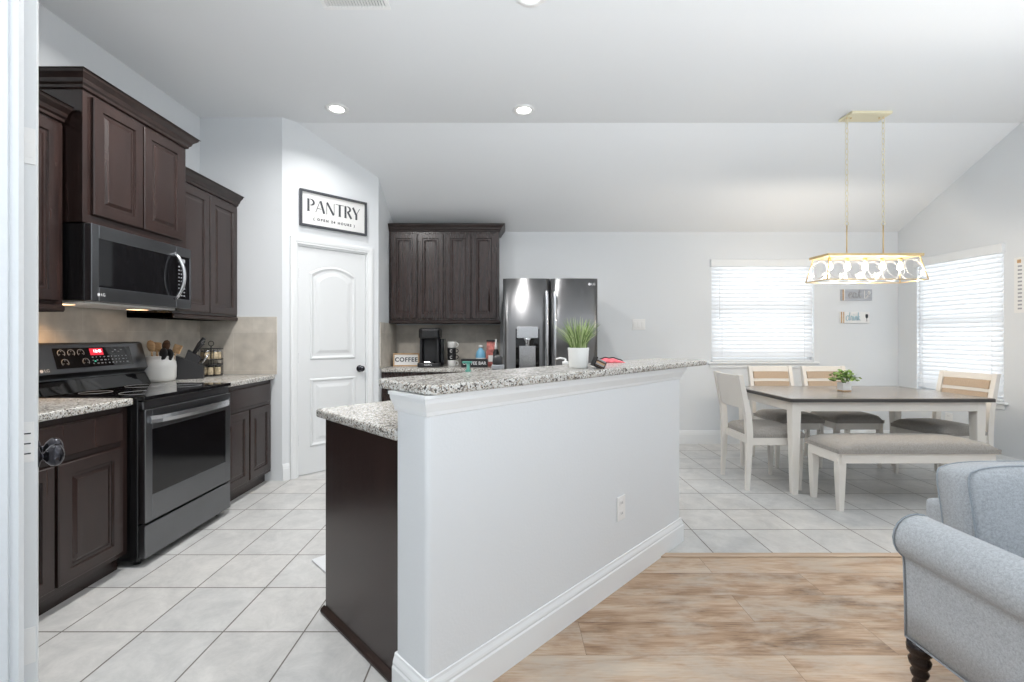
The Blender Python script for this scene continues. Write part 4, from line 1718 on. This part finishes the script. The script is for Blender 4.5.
tube(bm, [(-.105 + .21 * i / 20, 0.0, .007 + (math.sin(PI * i / 20) ** .6 if 0 < i < 20 else 0) * (.027 + .003 * math.sin(i / 20 * 21)) ) for i in range(21)], .004, 6)
finish('trim_edge', bm, M['blackmatte'], rc)

sx_, sy_ = island_pt(.95, .44)
e = thing('soap_dispenser', 'white pump dispenser behind the grass pot on the lower worktop', 'dispenser', (.335, 2.61, CZ))
bm = B(); lathe(bm, [(.03, 0), (.032, .005), (.032, .13), (.02, .15), (.018, .165)], 20); finish('bottle', bm, M['whiteceramic'], e)
bm = B()
lathe(bm, [(.018, .165), (.018, .185), (.006, .187), (.006, .20)], 16)
tube(bm, [(0, 0, .2), (-.03, 0, .203), (-.055, 0, .198)], .005, 8)
finish('pump', bm, M['whiteplastic'], e)
e = thing('soap_bottle', 'teal pump bottle of dish soap showing above the bar top', 'bottle', (-.178, 2.09, CZ))
bm = B(); lathe(bm, [(.03, 0), (.032, .005), (.032, .12), (.014, .145), (.012, .16)], 20); finish('bottle', bm, M['teal'], e)
bm = B()
lathe(bm, [(.014, .16), (.014, .175), (.008, .177), (.008, .205)], 16)
box(bm, -.028, .018, -.007, .007, .204, .214, bev=.003)
finish('pump', bm, M['teal'], e)
e = thing('pepper_grinder', 'black grinder with a clear collar showing between bar top and refrigerator', 'grinder', (-.045, 2.24, CZ))
bm = B(); lathe(bm, [(.033, 0), (.033, .155), (.024, .165)], 20); finish('body', bm, M['blackmatte'], e)
bm = B(); lathe(bm, [(.029, .165), (.031, .17), (.031, .185), (.029, .19)], 20); finish('collar', bm, M['inkgrey'], e)
bm = B(); lathe(bm, [(.026, .19), (.027, .2), (.025, .225), (.01, .236), (.001, .237)], 20); finish('cap', bm, M['blackmatte'], e)
e = thing('spray_bottle', 'slim white bottle with a black nozzle beside the refrigerator', 'bottle', (-.115, 4.78, CZ))
bm = B(); lathe(bm, [(.03, 0), (.032, .006), (.032, .16), (.02, .19)], 18); finish('bottle', bm, M['blackmatte'], e)
bm = B(); lathe(bm, [(.016, .19), (.016, .23), (.012, .25), (.009, .29), (.003, .30)], 14); finish('nozzle', bm, M['whiteplastic'], e)

# ------------------------------------------------------------ dining furniture
TX0, TX1, TY0, TY1, TZ = 2.20, 3.79, 3.53, 4.43, .76
tb = thing('dining_table', 'rectangular dining table with grey wood top and white tapered legs', 'table', ((TX0 + TX1) / 2, (TY0 + TY1) / 2, 0))
tw, td = (TX1 - TX0) / 2, (TY1 - TY0) / 2
bm = B()
box(bm, -tw, tw, -td, td, TZ - .030, TZ, bev=.005, seg=2)
finish('tabletop', bm, M['tabletop'], tb)
bm = B()
for a in ((-tw - .001, tw + .001, -td - .001, -td + .004), (-tw - .001, tw + .001, td - .004, td + .001), (-tw - .001, -tw + .004, -td + .004, td - .004), (tw - .004, tw + .001, -td + .004, td - .004)):
    box(bm, *a, TZ - .0302, TZ - .005)
finish('edge_band', bm, M['edge'], tb)
bm = B()
for a in ((-tw + .06, tw - .06, -td + .035, -td + .055), (-tw + .06, tw - .06, td - .055, td - .035), (-tw + .035, -tw + .055, -td + .06, td - .06), (tw - .055, tw - .035, -td + .06, td - .06)):
    box(bm, *a, TZ - .105, TZ - .0305, bev=.001)
finish('apron', bm, M['cream'], tb)
for sx in (-1, 1):
    for sy in (-1, 1):
        bm = B()
        taper_leg(bm, sx * (tw - .07), sy * (td - .07), 0, TZ - .0305, .023, .036)
        finish('leg', bm, M['cream'], tb)


def cushion(bm, x0, x1, y0, y1, z0, z1, n=14, p=4.0):
    """upholstered pad with domed top and rounded sides"""
    vv = {}
    for i in range(n + 1):
        for j in range(n + 1):
            u, v = -1 + 2 * i / n, -1 + 2 * j / n
            e_ = (1 - abs(u) ** p) * (1 - abs(v) ** p)
            h = max(e_, 0) ** .45
            vv[i, j] = bm.verts.new((x0 + (x1 - x0) * (u + 1) / 2, y0 + (y1 - y0) * (v + 1) / 2, z0 + .35 * (z1 - z0) + .65 * (z1 - z0) * h))
    for i in range(n):
        for j in range(n):
            f_ = bm.faces.new((vv[i, j], vv[i + 1, j], vv[i + 1, j + 1], vv[i, j + 1]))
            f_.smooth = True
    # sides down to the frame
    rim = [vv[i, 0] for i in range(n + 1)] + [vv[n, j] for j in range(1, n + 1)] + [vv[i, n] for i in range(n - 1, -1, -1)] + [vv[0, j] for j in range(n - 1, 0, -1)]
    low = [bm.verts.new((v.co.x * 1 + (.003 if v.co.x < (x0 + x1) / 2 else -.003), v.co.y, z0)) for v in rim]
    m_ = len(rim)
    for i in range(m_):
        bm.faces.new((rim[i], low[i], low[(i + 1) % m_], rim[(i + 1) % m_]))
    bm.faces.new(low)


# bench
bn = thing('dining_bench', 'long white bench with grey padded seat in front of the table', 'bench', (2.905, 3.385, 0))
bw, bd = .575, .185
bm = B(); cushion(bm, -bw, bw, -bd, bd, .415, .497, 22, 6); finish('seat_cushion', bm, M['seat'], bn)
bm = B()
for a in ((-bw + .03, bw - .03, -bd + .012, -bd + .032), (-bw + .03, bw - .03, bd - .032, bd - .012), (-bw + .012, -bw + .032, -bd + .03, bd - .03), (bw - .032, bw - .012, -bd + .03, bd - .03)):
    box(bm, *a, .345, .414, bev=.001)
box(bm, -bw + .01, bw - .01, -bd + .01, bd - .01, .406, .4148)
finish('apron', bm, M['cream'], bn)
for sx in (-1, 1):
    for sy in (-1, 1):
        bm = B()
        taper_leg(bm, sx * (bw - .045), sy * (bd - .045), 0, .406, .018, .027)
        finish('leg', bm, M['cream'], bn)


def make_chair(label, loc, rz):
    """faces local -y; origin under the middle of the seat"""
    c = thing('dining_chair', label, 'chair', loc, rz, None)
    w, d = .225, .215
    bm = B(); cushion(bm, -w, w, -d - .015, d - .03, .425, .508, 14, 5); finish('seat_cushion', bm, M['seat'], c)
    bm = B()
    for a in ((-w + .02, w - .02, -d + .0, -d + .02), (-w + .02, w - .02, d - .03, d - .01), (-w + .004, -w + .024, -d + .02, d - .02), (w - .024, w - .004, -d + .02, d - .02)):
        box(bm, *a, .365, .424, bev=.001)
    finish('seat_frame', bm, M['cream'], c)
    for sx in (-1, 1):
        bm = B()
        taper_leg(bm, sx * (w - .022), -d + .018, 0, .424, .013, .021)
        finish('leg', bm, M['cream'], c)
        # rear leg and back post in one piece
        bm = B()
        x = sx * (w - .017)
        rings_ = []
        for z, y, hx_, hy in ((0, d + .014, .013, .014), (.25, d + .004, .016, .020), (.45, d, .018, .026), (.62, d + .012, .018, .024), (.93, d + .075, .018, .017)):
            rings_.append([(x - hx_, y - hy, z), (x + hx_, y - hy, z), (x + hx_, y + hy, z), (x - hx_, y + hy, z)])
        loops(bm, rings_, cap=True, cap0=True)
        finish('leg', bm, M['cream'], c)

    def curved(bm, z0, z1, y0off, th, x0=-w + .03, x1=w - .03, n=10, cu=.022):
        def yb(z):
            return d + .012 + (z - .62) * (.063 / .31)
        t = bmesh.new()
        rs_ = []
        for i in range(n + 1):
            u = -1 + 2 * i / n
            x_ = x0 + (x1 - x0) * i / n
            cy_ = cu * (1 - u * u)
            rs_.append([t.verts.new(p) for p in ((x_, yb(z0) + cy_ + y0off, z0), (x_, yb(z1) + cy_ + y0off, z1), (x_, yb(z1) + cy_ + y0off + th, z1), (x_, yb(z0) + cy_ + y0off + th, z0))])
        for a, b in zip(rs_, rs_[1:]):
            for i in range(4):
                f_ = t.faces.new((a[i], a[(i + 1) % 4], b[(i + 1) % 4], b[i]))
        t.faces.new(rs_[0]); t.faces.new(rs_[-1][::-1])
        bmesh.ops.recalc_face_normals(t, faces=t.faces[:])
        merge(bm, t)
    bm = B(); curved(bm, .655, .925, -.004, .016); br_ = finish('backrest', bm, M['cream'], c)
    bm = B(); curved(bm, .875, .925, -.014, .012); curved(bm, .775, .80, -.014, .012); curved(bm, .655, .69, -.014, .012); finish('rail', bm, M['cream'], br_)
    bm = B(); curved(bm, .802, .873, -.016, .014, -w + .045, w - .045); finish('back_pad', bm, M['pad'], c)
    bm = B(); curved(bm, .693, .773, -.016, .014, -w + .045, w - .045); finish('back_pad', bm, M['pad'], c)
    return c


ch = make_chair('white padded chair at the near left end of the table, seen from behind', (2.17, 3.885, 0), R(90))
GRP = None
copy_thing(ch, (2.76, 4.50, 0), 0, 'padded chair behind the table, nearer the chair at the table end')
copy_thing(ch, (3.32, 4.50, 0), 0, 'padded chair behind the table, right behind the small plant')
copy_thing(ch, (3.75, 3.95, 0), R(-84), 'padded chair at the far end of the table beside the side window')

tp = thing('potted_plant', 'small leafy green plant in a white square pot on the dining table', 'potted plant', (2.965, 4.0, TZ + .001))
bm = B()
loops(bm, [[(-s, -s, z), (s, -s, z), (s, s, z), (-s, s, z)] for s, z in ((.034, 0), (.038, .075), (.033, .075), (.031, .062))], cap=True, cap0=True)
finish('pot', bm, M['signwhite'], tp)
bm = B(); box(bm, -.036, .036, -.036, .036, .0, .010, bev=.001); finish('pot_base', bm, M['wood'], tp)
bm = B()
random.seed(21)
for i in range(200):
    a, el = random.uniform(0, 2 * PI), random.uniform(-.1, 1.4)
    rr = random.uniform(.04, .11)
    p = Vector((math.cos(a) * math.cos(el) * rr * 1.1, math.sin(a) * math.cos(el) * rr, .095 + math.sin(el) * rr * .85))
    s = random.uniform(.012, .02)
    rot = Matrix.Rotation(random.uniform(0, 6.28), 4, 'Z') @ Matrix.Rotation(random.uniform(-1.1, 1.1), 4, 'X') @ Matrix.Rotation(random.uniform(-.6, .6), 4, 'Y')
    mt = Matrix.Translation(p) @ rot
    pts = [(-s, 0, 0), (-.3 * s, -.55 * s, .1 * s), (.5 * s, -.5 * s, .15 * s), (1.1 * s, 0, 0), (.5 * s, .5 * s, .15 * s), (-.3 * s, .55 * s, .1 * s)]
    bm.faces.new([bm.verts.new(mt @ Vector(q)) for q in pts])
for i in range(24):
    a = 2 * PI * i / 24
    rr = random.uniform(.03, .08)
    tube(bm, [(.01 * math.cos(a), .01 * math.sin(a), .07), (rr * .5 * math.cos(a), rr * .5 * math.sin(a), .11), (rr * math.cos(a), rr * math.sin(a), .15)], .0015, 4)
o = finish('foliage', bm, M['leaf2'], tp, recalc=False)
sm = o.modifiers.new('thickness', 'SOLIDIFY'); sm.thickness = .0006

# ------------------------------------------------------------ pendant
PCX, PCY = 3.045, 3.87
pn = thing('pendant_light', 'brass and glass linear pendant hung on two chains over the dining table', 'pendant light', (PCX, PCY, 0))
bm = B()
box(bm, -.17, .17, -.08, .08, HC - .022, HC, bev=.003)
ca = finish('ceiling_canopy', bm, M['palebrass'], pn)
bm = B()
for x in (-.155, -.12, .12, .155):
    lathe(bm, [(.006, HC - .03), (.008, HC - .022)], 10, Matrix.Translation((x, -.0, 0)))
finish('canopy_nut', bm, M['brass'], ca)
zt, zb = 1.930, 1.712
for x in (-.155, .155):
    bm = B()
    z, k = HC - .03, 0
    while z > 2.225:
        pts = []
        for i in range(12):
            a = 2 * PI * i / 12
            dx_, dz_ = .0115 * math.cos(a), .027 * math.sin(a)
            pts.append((x + (dx_ if k % 2 == 0 else 0), (0 if k % 2 == 0 else dx_), z - .016 + dz_))
        tube(bm, pts, .0024, 5, closed=True)
        z -= .044
        k += 1
    tube(bm, [(x + .016 * math.cos(2 * PI * i / 14), 0, z - .012 + .016 * math.sin(2 * PI * i / 14)) for i in range(14)], .0028, 6, closed=True)
    finish('chain', bm, M['palebrass'], pn)
    bm = B()
    tube(bm, [(x, 0, z - .026), (x, 0, zt)], .005, 8)
    finish('rod', bm, M['brass'], pn)
hx0, hy0, hx1, hy1 = .375, .10, .415, .135      # half sizes at the top and at the bottom
bm = B()
box(bm, -hx0 - .022, hx0 + .022, -hy0 - .02, hy0 + .02, zt - .022, zt, bev=.002)
finish('top_plate', bm, M['brass'], pn)
bm = B()
r_ = .0045
cor = [(-1, -1), (1, -1), (1, 1), (-1, 1)]
for i in range(4):
    a, b = cor[i], cor[(i + 1) % 4]
    tube(bm, [(a[0] * hx1, a[1] * hy1, zb), (b[0] * hx1, b[1] * hy1, zb)], r_, 6)
    tube(bm, [(a[0] * hx0, a[1] * hy0, zt - .02), (a[0] * hx1, a[1] * hy1, zb)], r_, 6)
finish('cage', bm, M['brass'], pn)
# glass panes with white quatrefoil lattice
for (sx, sy) in ((0, -1), (0, 1), (-1, 0), (1, 0)):
    bm = B()
    z1_, z0_ = zt - .024, zb + .003
    if sx == 0:
        q = [(-hx0, sy * hy0, z1_), (hx0, sy * hy0, z1_), (hx1, sy * hy1, z0_), (-hx1, sy * hy1, z0_)]
    else:
        q = [(sx * hx0, -hy0, z1_), (sx * hx0, hy0, z1_), (sx * hx1, hy1, z0_), (sx * hx1, -hy1, z0_)]
    nrm = (Vector(q[1]) - Vector(q[0])).cross(Vector(q[3]) - Vector(q[0])).normalized() * .001
    loops(bm, [[Vector(p) + nrm for p in q], [Vector(p) - nrm for p in q]], cap=True, cap0=True)
    gpn = finish('glass_pane', bm, M['fixtureglass'], pn)
    bm = B()
    n = 5 if sx == 0 else 1
    for i in range(n):
        for s_ in (0,):
            pts = []
            for k in range(24):
                a = 2 * PI * k / 24
                u = (i + .5) / n + .5 / n * .92 * math.cos(a)
                v = .5 + .44 * math.sin(a)
                top = Vector(q[0]).lerp(Vector(q[1]), u)
                bot = Vector(q[3]).lerp(Vector(q[2]), u)
                pts.append(top.lerp(bot, v))
            tube(bm, pts, .0016, 5, closed=True)
        if False:
            pts = []
            for k in range(24):
                a = 2 * PI * k / 24
                u = (i + 1) / n + .5 / n * .92 * math.cos(a)
                v = .5 + .44 * math.sin(a)
                pts.append(Vector(q[0]).lerp(Vector(q[1]), u).lerp(Vector(q[3]).lerp(Vector(q[2]), u), v))
            tube(bm, pts, .0016, 5, closed=True)
    finish('lattice', bm, M['lattice'], gpn)
for i in range(5):
    x = -.30 + i * .15
    bm = B()
    lathe(bm, [(.014, zt - .055), (.014, zt - .022)], 12, Matrix.Translation((x, 0, 0)))
    sk = finish('bulb_socket', bm, M['brass'], pn)
    bm = B()
    lathe(bm, [(.010, zt - .055), (.012, zt - .065), (.020, zt - .085), (.023, zt - .10), (.018, zt - .118), (.001, zt - .126)], 16, Matrix.Translation((x, 0, 0)))
    finish('bulb', bm, M['bulb'], sk)
    pl = bpy.data.lights.new('pendant_bulb_light', 'POINT')
    pl.energy = 4.6; pl.color = (1, .88, .74); pl.shadow_soft_size = .03
    po = bpy.data.objects.new('pendant_bulb_light', pl)
    po.location = (PCX + x, PCY, zt - .185); COL.objects.link(po)

# ------------------------------------------------------------ wall signs
def polyscript(name, paths, m, parent, x, y, z, s, r=.05):
    bm = B()
    for pth in paths:
        # Catmull-Rom smoothing
        P = [Vector((p[0], 0, p[1])) for p in pth]
        out = []
        for i in range(len(P) - 1):
            p0, p1, p2, p3 = P[max(i - 1, 0)], P[i], P[i + 1], P[min(i + 2, len(P) - 1)]
            for k in range(5):
                t_ = k / 5
                out.append(.5 * ((2 * p1) + (-p0 + p2) * t_ + (2 * p0 - 5 * p1 + 4 * p2 - p3) * t_ * t_ + (-p0 + 3 * p1 - 3 * p2 + p3) * t_ ** 3))
        out.append(P[-1])
        tube(bm, [(x + p.x * s, y, z + p.z * s) for p in out], r * s, 5)
    return finish(name, bm, m, parent)


E_ = [(0, .45), (.35, .55), (.62, .8), (.5, 1.0), (.25, .9), (.12, .45), (.3, .05), (.6, .1), (.85, .4)]
A_ = [(1.45, .85), (1.15, 1.0), (.9, .6), (1.0, .1), (1.3, .1), (1.48, .6), (1.5, .9), (1.5, .3), (1.65, .05), (1.9, .4)]
T_ = [(1.95, .45), (2.15, 1.5), (2.1, .4), (2.25, .05), (2.5, .3)]
sg = thing('eat_sign', 'grey plank sign reading eat on the back wall under the pendant', 'sign', (3.86, YB - .001, 1.654))
W_ = .355
boxo('plank', (0, W_, -.018, 0, 0, .13), M['greyplank'], sg, bev=.002)
boxo('end_slat', (.012, .022, -.024, -.018, .002, .128), M['wood'], sg)
boxo('end_slat', (.030, .036, -.024, -.018, .002, .128), M['signwhite'], sg)
polyscript('lettering', [E_, A_, T_, [(1.85, 1.05), (2.45, 1.1)]], M['inkgrey'], sg, .075, -.021, .03, .062, .075)
bm = B()
box(bm, .262, .268, -.023, -.018, .02, .115, bev=.001, mat=None)
lathe(bm, [(.001, -.004), (.018, 0), (.001, .004)], 14, Matrix.Translation((.318, -.02, .09)) @ Matrix.Rotation(R(90), 4, 'X') @ Matrix.Diagonal((1, 1.3, 1, 1)))
tube(bm, [(.30, -.021, .06), (.275, -.021, .02)], .004, 6)
tube(bm, [(.318, -.021, .08), (.285, -.021, .03)], .004, 6)
finish('cutlery_mark', bm, M['signwhite'], sg)

sg = thing('drink_sign', 'white plank sign reading drink below the grey eat sign', 'sign', (3.85, YB - .001, 1.394))
boxo('plank', (0, .335, -.018, 0, 0, .13), M['signwhite'], sg, bev=.002)
boxo('end_slat', (.004, .014, -.024, -.018, .0, .13), M['wood'], sg)
boxo('end_slat', (.030, .038, -.024, -.018, .0, .13), M['wood'], sg)
Dp = [(.55, .85), (.25, 1.0), (.0, .6), (.1, .1), (.4, .1), (.6, .6), (.75, 1.7), (.62, .6), (.7, .1), (.9, .3)]
Rp = [(.9, .3), (1.0, .95), (1.1, .8), (1.25, .85), (1.2, .2), (1.35, .1)]
Ip = [(1.4, .3), (1.5, .9), (1.5, .2), (1.65, .1)]
Np = [(1.7, .1), (1.8, .9), (1.8, .1), (1.95, .8), (2.1, .8), (2.12, .1), (2.25, .2)]
Kp = [(2.3, .1), (2.45, 1.7), (2.4, .1), (2.45, .6), (2.7, .85), (2.5, .5), (2.8, .05)]
polyscript('lettering', [Dp, Rp, Ip, Np, Kp, [(1.52, 1.25), (1.56, 1.3)]], M['paleblue'], sg, .062, -.021, .028, .058, .07)
bm = B()
lathe(bm, [(.001, 0), (.012, .002), (.002, .004), (.002, .03), (.014, .045), (.016, .065), (.012, .08)], 14, Matrix.Translation((.30, -.021, .022)) @ Matrix.Diagonal((1, .2, 1, 1)))
finish('glass_mark', bm, M['ink'], sg)

pc_ = thing('wall_planner', 'white printed planner sheet hung on the side wall at the frame edge', 'poster', (XR - .001, 4.06, 1.45), R(-90))
boxo('sheet', (0, .36, -.004, 0, 0, .49), M['signwhite'], pc_)
bm = B()
for i in range(12):
    for k in range(6):
        box(bm, .03 + k * .052, .062 + k * .052, -.0052, -.004, .03 + i * .034, .045 + i * .034)
finish('printed_lines', bm, M['inkgrey'], pc_)
boxo('hanging_clip', (.03, .055, -.012, -.004, .44, .47), M['wood'], pc_)

# ------------------------------------------------------------ sofa
SX = 1.405
sf = thing('sofa', 'light blue grey upholstered sofa with rolled arm and dark turned leg', 'sofa', (SX, 1.63, 0))
# local: x to the right, the arm runs toward -y, the back stands at y ~ 0
bm = B()
AD = 1.0
rp = []
# arm cross-section in x-z: outer panel, roll, inner face
prof = [(.018, .175), (.016, .30), (.012, .44), (.010, .462)]
rc_, cx_, cz_ = .082, .056, .528
for i in range(17):
    a = R(232 - 285 * i / 16)
    prof.append((cx_ + rc_ * math.cos(a), cz_ + rc_ * math.sin(a)))
prof += [(.15, .42), (.17, .175)]
def ringat(y, s=1.0, zoff=0):
    return [((p[0] - .08) * s + .08, y, (p[1] - .36) * s + .36 + zoff) for p in prof]
rings_ = [ringat(.0, .95), ringat(-.006, .985), ringat(-.02, 1.0), ringat(-AD / 2), ringat(-AD + .02), ringat(-AD + .006, .985), ringat(-AD, .95)]
loops(bm, rings_, cap=True, cap0=True)
for f_ in bm.faces:
    f_.smooth = len(f_.verts) == 4
arm = finish('rolled_arm', bm, M['sofa'], sf, recalc=True)
bm = B()
tube(bm, [(p[0] - .003 if p[0] < .05 else p[0], -.008, p[1]) for p in prof[:-1]], .003, 6)
tube(bm, [(.014, -.01, .176), (.014, -AD, .176)], .003, 6)
finish('piping', bm, M['piping'], arm)
# seat base and back frame
boxo('seat_base', (.17, 2.0, -AD + .03, .11, .175, .36), M['sofa'], sf, bev=.012, seg=2)
bm = B()
box(bm, .27, 2.0, .10, .20, .20, .60, bev=.02, seg=4)
finish('back_frame', bm, M['sofa'], sf, smooth=True)
bm = B()
tube(bm, [(.272, .10, .25), (.272, .10, .585), (.29, .105, .600), (2.0, .105, .600)], .004, 6)
finish('piping', bm, M['piping'], sf)


def boxed_cushion(name, x0, x1, y0, y1, z0, z1, tilt, puff=.03, m=M['sofa']):
    n = 16
    bm = B()
    g = bmesh.new()
    F_ = {}
    for side in (0, 1):
        for i in range(n + 1):
            for j in range(n + 1):
                u, v = -1 + 2 * i / n, -1 + 2 * j / n
                e_ = ((1 - u ** 4) * (1 - v ** 4))
                kc_ = 1 - .075 * (u * u * v * v) ** 3
                pin = 1 - .03 * (abs(u) ** 3) * (1 - v * v) * .6
                x_ = (x0 + x1) / 2 + (x1 - x0) / 2 * u * (1 - .02 * (1 - abs(v) ** 2)) * (1 - (1 - kc_) * .7)
                z_ = (z0 + z1) / 2 + (z1 - z0) / 2 * v * (1 + .05 * (1 - abs(u) ** 4)) * kc_
                y_ = (y0 if side == 0 else y1) + (-1 if side == 0 else 1) * puff * max(e_, 0) ** .6
                F_[side, i, j] = g.verts.new((x_, y_, z_))
    for side in (0, 1):
        for i in range(n):
            for j in range(n):
                q = [F_[side, i, j], F_[side, i + 1, j], F_[side, i + 1, j + 1], F_[side, i, j + 1]]
                f_ = g.faces.new(q if side == 0 else q[::-1])
                f_.smooth = True
    rim = [(i, 0) for i in range(n)] + [(n, j) for j in range(n)] + [(i, n) for i in range(n, 0, -1)] + [(0, j) for j in range(n, 0, -1)]
    for a, b in zip(rim, rim[1:] + rim[:1]):
        f_ = g.faces.new((F_[0, a[0], a[1]], F_[1, a[0], a[1]], F_[1, b[0], b[1]], F_[0, b[0], b[1]]))
        f_.smooth = True
    cyc = [[F_[s_, a[0], a[1]].co.copy() for a in rim] for s_ in (0, 1)]
    piv = Vector((0, (y0 + y1) / 2, z0))
    T = Matrix.Translation(piv) @ Matrix.Rotation(tilt, 4, 'X') @ Matrix.Translation(-piv)
    merge(bm, g, T)
    o = finish(name, bm, m, sf)
    bm = B()
    for c_ in cyc:
        tube(bm, [T @ p for p in c_], .0032, 6, closed=True)
    finish('cushion_piping', bm, M['piping'], o)
    return o


boxed_cushion('back_cushion', .235, .95, -.055, .065, .37, .765, R(-8), .035)
boxed_cushion('back_cushion', .97, 1.68, -.055, .065, .37, .76, R(-8), .035)
boxed_cushion('seat_cushion', .175, .95, -.93, -.06, .365, .47, 0, .0)
for (x, y) in ((.042, -.035), (.06, -AD + .08)):
    bm = B()
    lathe(bm, [(.012, 0), (.020, .008), (.022, .03), (.016, .045), (.024, .055), (.027, .068), (.020, .080), (.030, .094), (.033, .110), (.025, .124), (.036, .138), (.038, .155), (.034, .176)], 24, Matrix.Translation((x, y, 0)))
    finish('turned_leg', bm, M['turned'], sf)
